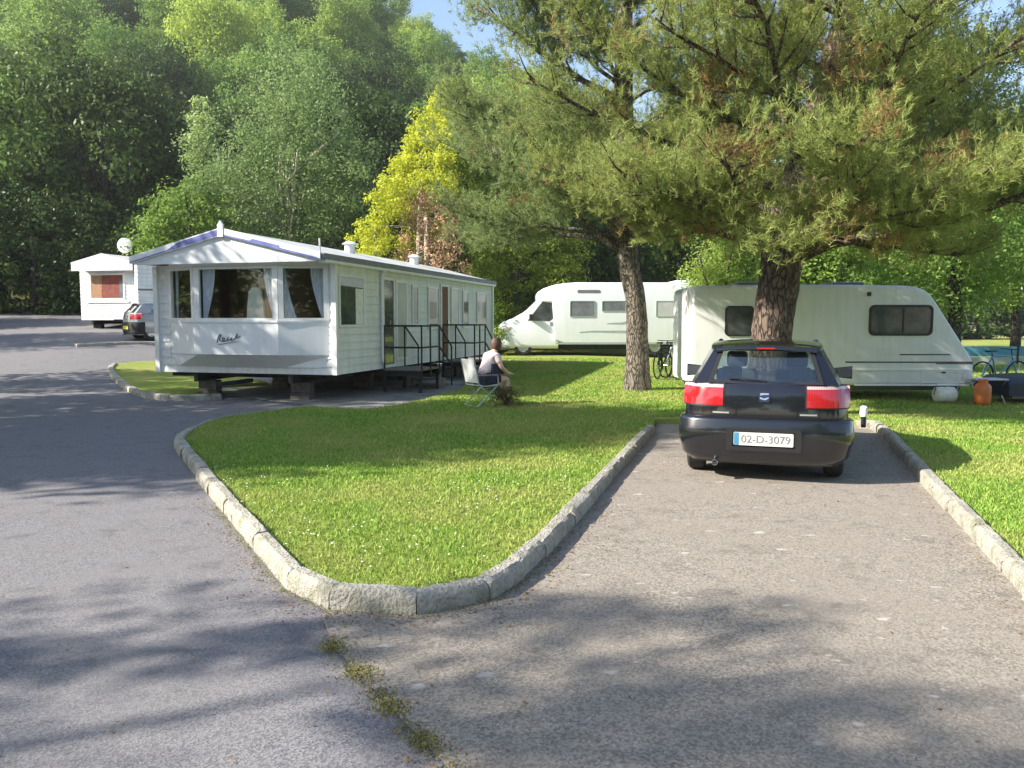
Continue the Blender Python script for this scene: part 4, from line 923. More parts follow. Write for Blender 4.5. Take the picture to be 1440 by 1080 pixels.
m = MB(); m.box(-.68, .68, 2.35, 2.8, .5, .95); m.tube([(-.50, 2.32, .92), (-.34, 2.28, 1.04), (-.18, 2.32, .92)], .015, 6); m.build('dashboard', M['seat'], car, bevel=.03)
for y in (.66, 3.08):
    wheel(car, -.70, y, .285, .18, -1, axis='x'); wheel(car, .70, y, .285, .18, 1, axis='x')
m = MB(); m.lathe([(.026, .3), (.030, .3), (.030, -.01), (.026, -.01), (.026, .2), (0, .2)], (-.47, .03, .185), 'y', 16); m.build('exhaust', M['chrome'], car)
m = MB(); m.box(-.62, .62, .25, 3.5, .16, .22); m.cyl((0, .66, .27), (1, 0, 0), .04, 1.3, 10); m.box(-.6, -.1, .12, .5, .19, .29); m.build('underbody', M['underside'], car)
for s in (-1, 1): m = MB(); m.box(*sorted((s * .45, s * .70)), 3.5, 3.66, .58, .70); m.build('headlight', M['clearlens'], car, bevel=.03)

# pale hatchback far left: same kind of car, other paint, yellow rear plate
M['silver'] = plain('silver_white_paint', (0.30, 0.31, 0.33), 0.3, 0.1, 0.05, 20, coat=1.0)
def repaint(o):
    for s_ in o.material_slots:
        if s_.material in (M['navy'], M['navyplastic'], M['plate']):
            n_ = M['plateyellow'] if s_.material == M['plate'] else (M['underside'] if o.name.startswith('rear_bumper') else M['silver']); s_.link = 'OBJECT'; s_.material = n_
    for c in list(children(o)):
        if c.name.startswith(('lettering', 'blue_band')): bpy.data.objects.remove(c)
        else: repaint(c)
cx_, cy_ = G(151, 480)
car2 = copy_tree(car); car2.location = (cx_ + .55, cy_ + .35, float(H(cx_ + 1, cy_ + 1)) - .02); car2.rotation_euler = (0, 0, R(-48))
car2['label'] = 'grey hatchback with yellow rear plate half hidden behind the big static caravan'
bpy.context.view_layer.update(); repaint(car2)

# ================================================================ person, chair and small things
def skin(name, chains, radii, mat, parent=None, root=0):
    """chains: list of index lists over points dict"""
    return None
px_, py_ = G(689, 569, .1)
pz = float(H(px_, py_)) + .10
hc = thing('camping_chair', 'white folding camping chair the person sits on', 'chair', (px_ - .17, py_ - .08, pz), R(32))
m = MB()
for y in (-.24, .24):
    m.tube([(-.20, y, 0), (.26, y, .40)], .012, 6); m.tube([(.24, y, 0), (-.17, y, .40), (-.27, y, .84)], .012, 6); m.tube([(-.2, y, .56), (.22, y, .56), (.24, y, .38)], .014, 6)
m.tube([(-.2, -.24, 0), (-.2, .24, 0)], .011, 6); m.tube([(.24, -.24, 0), (.24, .24, 0)], .011, 6); m.build('frame', M['rim'], hc)
m = MB(); m.loft([[(-.18 + .42 * k, y, .385 - .02 * math.sin(math.pi * k)) for k in np.linspace(0, 1, 6)] + [(-.18 + .42 * k, y, .375 - .02 * math.sin(math.pi * k)) for k in np.linspace(1, 0, 6)] for y in (-.23, 0, .23)]); m.build('seat', M['net'], hc)
m = MB(); m.loft([[(-.18 - .09 * k, y, .42 + .43 * k) for k in np.linspace(0, 1, 6)] + [(-.168 - .09 * k, y, .42 + .43 * k) for k in np.linspace(1, 0, 6)] for y in (-.235, 0, .235)]); m.build('backrest', M['upvc'], hc)
M['skin'] = plain('skin', (0.68, 0.45, 0.36), 0.6, var=0.1); M['pinktop'] = plain('pale_pink_cloth', (0.82, 0.66, 0.65), 0.85, var=0.12, scale=12)
M['shorts'] = plain('navy_cloth', (0.035, 0.035, 0.07), 0.9, var=0.3); M['hair'] = plain('brown_hair', (0.10, 0.05, 0.035), 0.6, var=0.4, scale=30)
def skinned(name, V, E, Rr, mat, parent, levels=2):
    me = bpy.data.meshes.new(name); me.from_pydata(V, E, []); o = link_mesh(name, me, None, parent)
    me.skin_vertices or None
    sk = o.modifiers.new('Skin', 'SKIN'); sk.use_smooth_shade = True
    for i, r_ in enumerate(Rr): me.skin_vertices[0].data[i].radius = (r_, r_) if not isinstance(r_, tuple) else r_
    me.skin_vertices[0].data[0].use_root = True
    sb = o.modifiers.new('Sub', 'SUBSURF'); sb.levels = sb.render_levels = levels
    bpy.context.view_layer.update(); bake(o); o.data.materials.clear(); o.data.materials.append(mat)
    o.data.polygons.foreach_set('use_smooth', [True] * len(o.data.polygons)); return o
pr = thing('person', 'seated person in pale pink top and dark shorts leaning forward on the lawn', 'person', (px_ - .12, py_ - .05, pz), R(32))
V = [(0, 0, .50), (.06, 0, .66), (.14, 0, .80), (.19, 0, .91), (.24, 0, .98), (.29, 0, 1.09), (.30, 0, 1.15)]   # pelvis..head crown
E = [(i, i + 1) for i in range(6)]; Rr = [(.15, .13), (.13, .11), (.155, .115), (.10, .09), (.052, .055), (.085, .095), (.07, .075)]
for s in (-1, 1):
    b0 = len(V); V += [(.19, s * .17, .90), (.26, s * .23, .68), (.43, s * .15, .58), (.50, s * .12, .57)]; E += [(3, b0), (b0, b0 + 1), (b0 + 1, b0 + 2), (b0 + 2, b0 + 3)]; Rr += [.058, .045, .032, (.035, .02)]
    hnd = len(V) - 1
    for k, (dy, ln) in enumerate(((-.028, .060), (-.010, .072), (.010, .068), (.028, .055))):
        c0 = len(V); V += [(.535, s * .12 + dy, .565), (.535 + ln * .6, s * .12 + dy * 1.2, .55)]; E += [(hnd, c0), (c0, c0 + 1)]; Rr += [.009, .0075]
    c0 = len(V); V += [(.50, s * .12 - s * .045, .56), (.53, s * .12 - s * .06, .545)]; E += [(hnd, c0), (c0, c0 + 1)]; Rr += [.011, .009]
    b0 = len(V); V += [(.02, s * .10, .47), (.44, s * .14, .47), (.40, s * .14, .10), (.44, s * .14, .045), (.56, s * .16, .03)]; E += [(0, b0), (b0, b0 + 1), (b0 + 1, b0 + 2), (b0 + 2, b0 + 3), (b0 + 3, b0 + 4)]; Rr += [.10, .062, .04, .042, .03]
body_ = skinned('body', V, E, Rr, M['skin'], pr)
Vt = [(0, 0, .52), (.06, 0, .66), (.14, 0, .80), (.19, 0, .905), (.215, 0, .945)]; Et = [(0, 1), (1, 2), (2, 3), (3, 4)]; Rt = [(.165, .145), (.145, .125), (.172, .13), (.12, .105), (.07, .07)]
for s in (-1, 1):
    b0 = len(Vt); Vt += [(.19, s * .17, .90), (.235, s * .215, .76)]; Et += [(3, b0), (b0, b0 + 1)]; Rt += [.072, .062]
skinned('top', Vt, Et, Rt, M['pinktop'], pr)
Vs_ = [(0, 0, .50)]; Es = []; Rs = [(.172, .14)]
for s in (-1, 1):
    b0 = len(Vs_); Vs_ += [(.05, s * .10, .475), (.32, s * .13, .475)]; Es += [(0, b0), (b0, b0 + 1)]; Rs += [.115, .085]
skinned('shorts', Vs_, Es, Rs, M['shorts'], pr)
m = MB()
m.lathe([(0.001, .115), (.06, .10), (.095, .05), (.105, 0), (.10, -.05), (.085, -.10), (.05, -.13)], (.275, 0, 1.12), 'z', 20); hr = m.build('hair', M['hair'], pr, smooth=True)
m = MB()
for s in (-1, 1): m.lathe([(0, -.008), (.009, 0), (0, .008)], (.372, s * .033, 1.10), 'x', 8)
m.build('eyes', M['shorts'], pr); m = MB(); m.prism([(.365, 1.09), (.398, 1.055), (.365, 1.05)], lambda a, z, h_: (a, h_, z), -.013, .013); m.box(.36, .372, -.025, .025, 1.022, 1.030); m.build('face_features', M['skin'], pr)
lb = thing('shoulder_bag', 'dark navy and red bag on the lap of the seated person', 'bag', (px_ + .12, py_ + .02, pz + .56), R(52))
m = MB(); m.loft([[(-.17 + .34 * a, b_ * .06, z) for a, b_ in ((0, -1), (.5, -1.5), (1, -1), (1, 1), (.5, 1.4), (0, 1))] for z in (0, .05, .15, .20)]); m.build('bag_body', M['shorts'], lb, smooth=True)
M['darkred'] = plain('dark_red_cloth', (0.20, 0.015, 0.03), 0.8); m = MB(); m.box(.08, .176, -.095, -.06, .02, .14); m.build('pocket', M['darkred'], lb, bevel=.01)
# folding table top leaf etc. by the touring caravan
def bicycle(loc, rz, label, frame_mat):
    t = thing('bicycle', label, 'bicycle', loc, rz)
    for x in (-.52, .52):
        m = MB(); pts = [(x + .33 * math.cos(a), 0, .34 + .33 * math.sin(a)) for a in np.linspace(0, 2 * math.pi, 33)]; m.tube(pts, .020, 6, cap=False); wq = m.build('wheel', M['rubber'], t, smooth=True)
        m = MB()
        for k in range(14):
            a = k * math.pi / 7; m.tube([(x, 0, .34), (x + .32 * math.cos(a), 0, .34 + .32 * math.sin(a))], .0025, 4)
        m.tube([(x, -.04, .34), (x, .04, .34)], .02, 8); m.build('spokes', M['chrome'], wq)
    m = MB(); A, B_, C_, D_ = (-.10, 0, .30), (-.24, 0, .80), (.34, 0, .80), (.38, 0, .70)
    for p, q in ((A, B_), (B_, C_), (A, D_), (A, (-.52, 0, .34)), (B_, (-.52, 0, .34)), (C_, (.40, 0, .62)), ((.40, 0, .62), (.52, 0, .34))): m.tube([p, q], .020, 8)
    m.build('frame', frame_mat, t, smooth=True)
    m = MB(); m.tube([C_, (.31, 0, .95)], .014, 6); m.tube([(.26, -.26, .97), (.34, -.1, .96), (.34, .1, .96), (.26, .26, .97)], .013, 6); m.build('handlebar', M['black'], t)
    m = MB(); m.tube([B_, (-.27, 0, .90)], .012, 6); m.prism([(-.40, -.07), (-.40, .07), (-.30, .06), (-.12, .015), (-.12, -.015), (-.30, -.06)], lambda a, b_, h_: (a, b_, h_), .90, .94); m.build('saddle', M['black'], t)
    m = MB(); m.lathe([(0, -.01), (.09, -.01), (.09, .01), (0, .01)], (-.10, 0, .30), 'y', 20); m.tube([(-.10, -.06, .30), (-.02, -.06, .16)], .01, 6); m.tube([(-.10, .06, .30), (-.18, .06, .44)], .01, 6); m.build('crank', M['chassis'], t); return t
M['bikewhite'] = plain('bike_white', (0.7, 0.72, 0.72), 0.3); M['bikeblue'] = plain('bike_blue', (0.12, 0.30, 0.50), 0.3)
x, y = G(950, 530, .1); bk = bicycle((x, y, float(H(x, y)) + .10), R(48), 'white framed bicycle by the rear end of the touring caravan', M['bikewhite'])
x, y = G(933, 531, .1); bicycle((x, y, float(H(x, y)) + .10), R(62), 'dark bicycle just right of the slimmer pine trunk', M['black'])
x, y = G(965, 534, .1); bg2 = thing('holdall', 'dark blue holdall lying on the grass by the bicycles', 'bag', (x, y, float(H(x, y)) + .10), R(15))
m = MB(); m.loft([[(xx, r_ * math.cos(a) * 1.0, .14 + r_ * .9 * math.sin(a)) for a in np.linspace(0, 2 * math.pi, 15)[:-1]] for xx, r_ in ((-.30, .08), (-.28, .14), (0, .16), (.28, .14), (.30, .08))]); m.build('bag_body', plain('blue_grey_nylon', (.07, .10, .16), .7), bg2, smooth=True)
m = MB(); m.tube([(-.15, -.1, .24), (-.1, -.05, .38), (.1, -.05, .38), (.15, -.1, .24)], .012, 6); m.build('handle', M['black'], bg2)
# things at the nose of the tourer
def onlawn(px, py, a=0.0): x, y = G(px, py, .1); return (x, y, float(H(x, y)) + .10 + a)
gb = thing('gas_bottle', 'orange gas bottle under the small table at the right edge', 'gas bottle', onlawn(1381, 569))
M['orange'] = plain('orange_paint', (0.62, 0.17, 0.04), 0.4, var=0.15); m = MB()
m.lathe([(0, 0), (.12, 0), (.135, .02), (.15, .05), (.155, .1), (.155, .30), (.145, .37), (.10, .42), (.05, .435), (0, .435)], (0, 0, 0), 'z', 28); m.build('bottle_body', M['orange'], gb, smooth=True, ang=60)
m = MB(); m.lathe([(.085, .42), (.085, .50), (.078, .50), (.078, .42)], (0, 0, 0), 'z', 20); m.build('collar', M['orange'], gb); m = MB(); m.cyl((0, 0, .46), (0, 0, 1), .025, .07, 10); m.build('valve', M['chrome'], gb)
wc = thing('water_carrier', 'white rolling water container under the nose of the touring caravan', 'water container', onlawn(1328, 566))
m = MB(); m.lathe([(0, -.20), (.12, -.20), (.155, -.17), (.16, -.05), (.15, 0), (.16, .05), (.155, .17), (.12, .20), (0, .20)], (0, 0, .16), 'x', 24); m.build('drum', M['net'], wc, smooth=True, ang=50)
m = MB(); m.tube([(-.22, 0, .16), (-.22, -.10, .38), (.22, -.10, .38), (.22, 0, .16)], .012, 6); m.build('handle', M['chrome'], wc)
ft = thing('folding_table', 'small folding table with pale top beside the tourer nose', 'table', onlawn(1388, 566))
m = MB(); m.box(-.30, .30, -.2, .2, .46, .49); m.build('tabletop', plain('pale_lilac_top', (.60, .58, .68), .5), ft, bevel=.006)
for xx in (-.26, .26):
    m = MB(); m.tube([(xx, -.17, 0), (xx, .17, .46)], .012, 6); m.tube([(xx, .17, 0), (xx, -.17, .46)], .012, 6); m.build('leg', M['rim'], ft)
x, y, z = onlawn(1405, 548); bicycle((x, y, z), R(15), 'blue bicycle standing behind the dark covered trailer at the right edge', M['bikeblue'])
tr = thing('covered_trailer', 'low luggage trailer under a dark navy cover at the right edge', 'trailer', onlawn(1452, 568), R(5))
m = MB(); m.loft([[(xx, yy, zz) for yy, zz in ((0, .16), (0, .40 + e), (.25, .52 + e), (.8, .54 + e), (1.05, .40 + e), (1.05, .16))] for xx, e in ((-.50, -.06), (-.42, 0), (.2, .03), (.8, 0), (1.3, .02), (1.36, -.05))]); m.build('cover', plain('navy_tarpaulin', (.012, .02, .04), .45, var=.3, scale=3), tr, smooth=True, ang=50)
m = MB(); m.box(-.4, 1.2, .05, 1.0, .10, .18); m.build('trailer_bed', M['chassis'], tr); wheel(tr, .45, -.02, .2, .12)
m = MB(); m.box(-.02, .12, -.03, .0, .38, .47); m.build('marker_lamp', M['upvc'], tr)
mk = thing('marker_post', 'short white topped marker post at the drive kerb end beside the car', 'post', onlawn(1214, 601))
m = MB(); m.lathe([(0, 0), (.035, 0), (.035, .16), (0, .16)], (0, 0, 0), 'z', 12); m.build('stake', M['black'], mk)
m = MB(); m.lathe([(0, .16), (.05, .16), (.055, .20), (.05, .29), (.03, .31), (0, .315)], (0, 0, 0), 'z', 16); m.build('cap', M['upvc'], mk, smooth=True)
# blue topped barrier across the far grass
fn_ = thing('barrier_fence', 'low fence with blue top panel across the grass behind the tourer', 'fence')
Mb = plain('blue_sheet', (.10, .30, .42), .6, var=.2, scale=1); Mg = plain('pale_green_sheet', (.42, .47, .38), .7, var=.15, scale=1)
yb = 30.0; zb = float(H(20, yb))
for k in range(9):
    xx = 16.6 + 2.45 * k
    m = MB(); m.box(xx - .03, xx + .03, yb - .03, yb + .03, zb, zb + .82); m.build('post', M['black'], fn_)
    if k < 8:
        m = MB(); m.box(xx + .035, xx + 2.41, yb - .01, yb + .01, zb + .40, zb + .78); m.build('blue_panel', Mb, fn_)
        m = MB(); m.box(xx + .035, xx + 2.41, yb - .008, yb + .008, zb + .10, zb + .38); m.build('pale_panel', Mg, fn_)
# timber rail fence between the static and motorhome
rfn = thing('rail_fence', 'weathered timber rail fence beyond the static caravan end', 'fence', (0, 0, 0))
for k in range(6):
    xx, yy = -3.4 + 1.2 * k, 36.5; zz = float(H(xx, yy)); m = MB(); m.box(xx - .06, xx + .06, yy - .06, yy + .06, zz, zz + 1.15); m.build('post', M['wood'], rfn)
for z_ in (.45, .8, 1.08): m = MB(); m.box(-3.4, 2.6, 36.43, 36.47, float(H(-1, 36.5)) + z_, float(H(-1, 36.5)) + z_ + .1); m.build('rail', M['wood'], rfn)
# ================================================================ vegetation
L = {}
L['pine'] = leafmat('pine_needles', [(0.093, 0.141, 0.049), (0.194, 0.253, 0.072), (0.309, 0.333, 0.102), (0.216, 0.271, 0.085)], 0.30, 0.5, 0.9)
L['pine2'] = leafmat('pine_needles_grey', [(0.144, 0.207, 0.080), (0.300, 0.377, 0.138), (0.418, 0.467, 0.187)], 0.30, 0.5, 0.9)
L['pinebrown'] = leafmat('pine_needles_brown', [(0.224, 0.145, 0.054), (0.364, 0.274, 0.092), (0.168, 0.129, 0.062)], 0.25, 0.6, 1.5)
L['oak'] = leafmat('leaf_mid_green', [(0.068, 0.132, 0.032), (0.134, 0.233, 0.050), (0.224, 0.332, 0.072)], 0.35, 0.5, 0.12)
L['light'] = leafmat('leaf_fresh_green', [(0.101, 0.172, 0.032), (0.193, 0.295, 0.055), (0.295, 0.393, 0.078)], 0.40, 0.5, 0.12)
L['dark'] = leafmat('leaf_dark_green', [(0.020, 0.045, 0.014), (0.042, 0.078, 0.020), (0.070, 0.112, 0.025)], 0.20, 0.45, 0.2)
L['birch'] = leafmat('leaf_birch', [(0.136, 0.206, 0.068), (0.208, 0.293, 0.098), (0.298, 0.383, 0.144)], 0.35, 0.5, 0.3)
L['gold'] = leafmat('leaf_golden', [(0.155, 0.213, 0.018), (0.290, 0.349, 0.026), (0.414, 0.455, 0.048)], 0.35, 0.6, 0.8)
L['ivy'] = leafmat('leaf_ivy', [(0.070, 0.119, 0.017), (0.140, 0.210, 0.028), (0.266, 0.350, 0.042)], 0.3, 0.4, 0.7)
L['dead'] = leafmat('leaf_dead_brown', [(0.149, 0.094, 0.049), (0.299, 0.196, 0.111), (0.448, 0.312, 0.185)], 0.15, 0.8, 0.8)
L['willow'] = leafmat('leaf_willow', [(0.237, 0.323, 0.062), (0.394, 0.503, 0.109), (0.553, 0.646, 0.172)], 0.35, 0.5, 0.5)
Bk = {'pine': bark('bark_pine', (0.075, 0.052, 0.038), (0.20, 0.145, 0.11), 14), 'grey': bark('bark_pine_grey', (0.12, 0.098, 0.075), (0.27, 0.235, 0.185), 17),
      'dark': bark('bark_dark', (0.05, 0.045, 0.035), (0.10, 0.09, 0.07), 8), 'pale': bark('bark_pale', (0.42, 0.37, 0.28), (0.62, 0.56, 0.45), 6, .4)}
def gz(x, y): return float(H(x, y))

def needles(S, Dr, n, ln, wd, spread=0.75):
    K = len(S); P = np.repeat(S, n, 0); D_ = np.repeat(Dr, n, 0); m_ = len(P)
    P = P + D_ * (rng.uniform(0, 1, m_) * ln * 1.1)[:, None]
    d = unit(D_ * 0.75 + unit(rng.normal(size=(m_, 3))) * spread); l_ = (ln * rng.uniform(.6, 1.15, m_))[:, None]
    s = unit(np.cross(d, rng.normal(size=(m_, 3)))) * wd / 2
    return np.stack([P - s, P + s, P + d * l_], 1).reshape(-1, 3)
def make_pine(t, trunk, trad, specs, nshoot, needle, wd, mat, bk, nper=20, brown=0.06, seed=1):
    """trunk: polyline; specs: limbs (start_t on trunk, azimuth deg, elevation deg, length, radius, bare fraction)"""
    rs = np.random.RandomState(seed); random.seed(seed)
    m = MB(); tp = [Vector(p) for p in smooth_path3(trunk, 5)]
    k = len(tp); rad = [float(np.interp(i / (k - 1), np.linspace(0, 1, len(trad)), trad)) for i in range(k)]
    m.tube(tp, rad, 22, jit=0.05); tr_ = m.build('trunk', Bk[bk], t, smooth=True, ang=180)
    br = MB(); S = []; Dd = []; tips = []
    def tpoint(u): q = u * (k - 1); i = min(int(q), k - 2); return tp[i].lerp(tp[i + 1], q - i)
    for (u, az, el, ln, r0, bare) in specs:
        p = tpoint(u); a, e = R(az), R(el); d = Vector((math.cos(a) * math.cos(e), math.sin(a) * math.cos(e), math.sin(e)))
        pts = [p]; nseg = 8
        for i in range(nseg):
            d = (d + Vector((random.uniform(-.16, .16), random.uniform(-.16, .16), random.uniform(-.10, .15)))).normalized(); pts.append(pts[-1] + d * ln / nseg)
        br.tube(pts, [r0 * (1 - .8 * i / nseg) for i in range(nseg + 1)], 8, jit=.1)
        nb = int(5 + ln * 3.2)
        for b_ in range(nb):
            v = bare + (1 - bare) * (b_ + random.random()) / nb; q = v * nseg; i = min(int(q), nseg - 1); s_ = pts[i].lerp(pts[i + 1], q - i)
            dm_ = (pts[i + 1] - pts[i]).normalized(); side = dm_.cross(Vector((0, 0, 1))).normalized() * random.choice((-1, 1))
            dd_ = (dm_ * .6 + side * random.uniform(.3, 1) + Vector((0, 0, random.uniform(-.25, .55)))).normalized(); l2 = random.uniform(.5, 1.25) * (1.25 - .5 * v) * min(1, ln / 3 + .3)
            e1 = s_ + dd_ * l2 * .5 + Vector((0, 0, -.03)); e2 = s_ + dd_ * l2 + Vector((0, 0, .12 * l2))
            br.tube([s_, e1, e2], [.018 + .006 * ln * .5, .012, .006], 5, cap=False); tips.append((s_, e1, e2, l2))
    wsum = sum(q[3] for q in tips)
    for (a_, b_, c_, l2) in tips:
        for _ in range(max(2, int(round(nshoot * l2 / wsum)))):
            v = random.random() ** .6; p = (a_.lerp(b_, v * 2) if v < .5 else b_.lerp(c_, v * 2 - 1)) + Vector(rs.normal(0, .11 + .07 * v, 3))
            dv = ((c_ - a_).normalized() * .7 + Vector(rs.normal(0, .5, 3)) + Vector((0, 0, .55))).normalized(); S.append(p); Dd.append(dv)
    br.build('branches', Bk[bk], t, smooth=True, ang=180)
    S = np.array([tuple(p) for p in S]); Dd = np.array([tuple(p) for p in Dd])
    lump = np.sin(S[:, 0] * 2.3 + 1) * np.sin(S[:, 1] * 2.1) * np.sin(S[:, 2] * 2.7) + rng.normal(size=len(S)) * .25
    isb = lump > np.quantile(lump, 1 - brown)
    link_mesh('crown', raw_mesh('crown', needles(S[~isb], Dd[~isb], nper, needle, wd), 3, mat), None, t)
    if isb.any(): link_mesh('browned_needles', raw_mesh('browned_needles', needles(S[isb], Dd[isb], nper, needle, wd), 3, L['pinebrown']), None, t)
def smooth_path3(p, k): return [tuple(v) for v in _cr(p, k)]
def _cr(p, k):
    out = []
    for i in range(len(p) - 1):
        p0, p1, p2, p3 = [Vector(p[min(max(j, 0), len(p) - 1)]) for j in (i - 1, i, i + 1, i + 2)]
        for s in range(k):
            t = s / k; out.append(0.5 * ((2 * p1) + (p2 - p0) * t + (2 * p0 - 5 * p1 + 4 * p2 - p3) * t * t + (3 * p1 - p0 - 3 * p2 + p3) * t ** 3))
    out.append(Vector(p[-1])); return out
def rand_specs(n, u0, u1, l0, l1, el0, el1, seed, r=.055, bare=.25, skip=None):
    rs = random.Random(seed); out = []
    for i in range(n):
        u = u0 + (u1 - u0) * (i + rs.random()) / n; az = i * 137.5 + rs.uniform(-25, 25); f = (u - u0) / (u1 - u0)
        if skip and skip(u, az % 360): continue
        out.append((u, az, el0 + (el1 - el0) * f + rs.uniform(-10, 10), (l0 + (l1 - l0) * f) * rs.uniform(.8, 1.15), r * (1.1 - .6 * f), bare))
    return out
# big pine in front of the tourer
bpx, bpy_ = 4.36, 13.6
big = thing('pine_tree', 'large spreading pine with thick reddish trunk behind the parked hatchback', 'pine tree', (bpx, bpy_, gz(bpx, bpy_)))
sp = [(.40, 4, 16, 5.0, .12, .25), (.43, -15, 12, 5.0, .10, .25), (.42, 30, 12, 4.8, .10, .3), (.44, 175, 16, 3.6, .08, .35), (.46, 250, 2, 2.6, .05, .4), (.47, 290, 0, 2.8, .05, .4), (.50, 215, -4, 3.0, .05, .4), (.50, 335, 0, 3.6, .05, .4), (.52, 165, 0, 3.2, .05, .4), (.49, 195, -16, 2.8, .04, .35), (.49, 265, -16, 2.4, .04, .35), (.50, 310, -12, 2.6, .04, .35), (.50, 20, -8, 3.6, .045, .35), (.48, -20, -5, 4.4, .05, .35), (.47, -60, 14, 3.6, .08, .35), (.44, 120, 14, 3.8, .08, .35), (.48, -150, 12, 3.5, .08, .35), (.49, -95, 12, 3.4, .07, .35), (.46, 60, 14, 4.6, .08, .3), (.49, 200, 10, 3.4, .07, .35)]
sp += rand_specs(48, .50, .98, 4.6, 2.2, 12, 50, 5, .070, .22)
make_pine(big, [(0, 0, -.15), (.02, 0, .5), (.06, 0, 1.4), (.18, 0, 2.4), (.28, 0, 3.3), (.75, .1, 5.0), (1.35, .2, 7.2), (1.5, .2, 9.4), (1.7, .3, 11.5)], [.46, .37, .325, .335, .33, .25, .20, .13, .04], sp, 45000, .125, .0105, L['pine'], 'pine', 19, .08, 4)
# slimmer pine further left
spx, spy = 2.78, 17.55
sm = thing('pine_tree', 'slimmer grey barked pine standing on the lawn in front of the motorhome', 'pine tree', (spx, spy, gz(spx, spy) + .08))
sp = [(.43, 178, 30, 3.8, .09, .35), (.46, 10, 22, 2.6, .07, .35), (.47, 230, 18, 3.4, .08, .3), (.49, 150, 6, 4.2, .07, .3), (.50, 185, 0, 3.8, .06, .4), (.52, 240, -4, 3.2, .05, .4), (.52, 330, -2, 2.4, .05, .4), (.50, 300, 15, 2.8, .06, .3)]
sp += [(.55 + .06 * i, 150 + 23 * (i % 4), 18, 4.4 - .25 * i, .08, .25) for i in range(7)]
sp += rand_specs(44, .50, .96, 4.2, 2.2, 15, 45, 9, .06, .22)
make_pine(sm, [(0, 0, -.15), (-.02, 0, .8), (-.06, 0, 1.9), (-.22, 0, 2.7), (-.27, 0, 3.4), (-.35, 0, 5.2), (-.40, 0, 8.2), (-.35, 0, 11), (-.2, 0, 13.5)], [.33, .25, .215, .225, .215, .21, .18, .11, .03], sp, 40000, .125, .0115, L['pine2'], 'grey', 18, .03, 8)

def broad(name, label, cat, loc, crown, nclump, rc, per, leaf, mat, bk='dark', trunk_r=.22, group=None, inner=.5, droop=0, zmin=.6, flat=.65, limbs=7, lump=.18, kind=None):
    """crown: list of ellipsoids (cx,cy,cz,rx,ry,rz) relative to the base"""
    t = thing(name, label, cat, loc, 0, group)
    top = max(c[2] for c in crown); m = MB(); c0 = crown[0]
    tp = limb(m, (0, 0, -.3), (c0[0] * .7, c0[1] * .7, top), trunk_r, trunk_r * .35, 6, .08, 9)
    for i in range(limbs):
        c = crown[i % len(crown)]; a = i * 2.4; e = Vector((c[0] + c[3] * .6 * math.cos(a), c[1] + c[4] * .6 * math.sin(a), c[2] + c[5] * random.uniform(-.2, .5)))
        limb(m, tp[random.choice((2, 3, 4))], e, trunk_r * .4, .03, 4, .2, 6)
    m.build('trunk', Bk[bk], t, smooth=True, ang=180)
    vol = [c[3] * c[5] for c in crown]; tot = sum(vol)
    cl = np.concatenate([ell_clumps(c[:3], c[3:6], max(6, int(nclump * v / tot)), rc, inner, zmin, lump) for c, v in zip(crown, vol)])
    link_mesh('crown', raw_mesh('crown', clump_cloud(cl, per, leaf, flat, .5, droop), 4, mat), None, t)
    return t
# ---- trees standing outside the left edge that shade the road and lawn
def shade(x, y, z, r, rz, n, rc, lab, per=44, leaf=.16, mat='oak'):
    return broad('broadleaf_tree', lab, 'tree', (x, y, gz(x, y)), [(0, 0, z, r, r, rz)], n, rc, per, leaf, L[mat], 'dark', .2, 'trees beyond the left roadside')
shade(-14.2, 8.9, 7.4, 3.3, 4.1, 480, .85, 'leafy tree beyond the left edge shading the near road', leaf=.24)
shade(-19.2, 7.4, 10.2, 3.4, 4.2, 480, .85, 'tall leafy tree set back beyond the left edge', leaf=.24)
shade(-27.5, 27.5, 6.2, 3.4, 3.4, 260, .85, 'leafy tree beyond the left edge shading the upper road', leaf=.26)
shade(-30.0, 36.0, 4.4, 3.6, 2.6, 260, .85, 'low leafy tree beyond the left edge near the road end', leaf=.26)
shade(-14.6, 13.9, 5.3, 2.6, 3.0, 230, .75, 'leafy tree beyond the left edge level with the static caravan front', leaf=.22)
shade(-17.0, 18.6, 5.6, 2.8, 3.4, 220, .75, 'leafy tree beyond the left edge shading the far road', leaf=.22)
shade(-21.5, 25.5, 5.6, 3.2, 3.6, 220, .75, 'leafy tree at the left beyond the lit strip of road', leaf=.22) if False else None
shade(-13.2, -.5, 7.8, 2.6, 3.2, 78, .55, 'thin tree beyond the left edge dappling the near tarmac', 60, .17)
# ---- golden cypress with dead brown inside
gx, gy = -4.1, 34.4; g0 = gz(gx, gy)
gt = thing('golden_cypress', 'golden conifer with dead brown patch and pale stems behind the static caravan', 'conifer', (gx, gy, g0))
n = 950; u = rng.uniform(0, 1, n) ** 1.3; az = rng.uniform(0, 2 * math.pi, n); z = .8 + u * 10.6; rr = (4.3 * (1 - u) ** .75 * (1 + .12 * np.sin(5 * az + 3 * u)) + .15) * rng.uniform(.72, 1.05, n)
cl = np.column_stack([rr * np.cos(az) + 1.7 * u, rr * np.sin(az), z, rng.uniform(.28, .55, n)])
front = (np.sin(az) < -.25) & (np.cos(az) > -.5) & (np.cos(az) < .75) & (z < 6.6); right = (np.cos(az) > .35) & ~front
k = ~front & ~right; link_mesh('golden_foliage', raw_mesh('golden_foliage', clump_cloud(cl[k], 90, .13, .85, .4), 4, L['gold']), None, gt)
link_mesh('green_foliage', raw_mesh('green_foliage', clump_cloud(cl[right], 90, .13, .85, .4), 4, L['ivy']), None, gt)
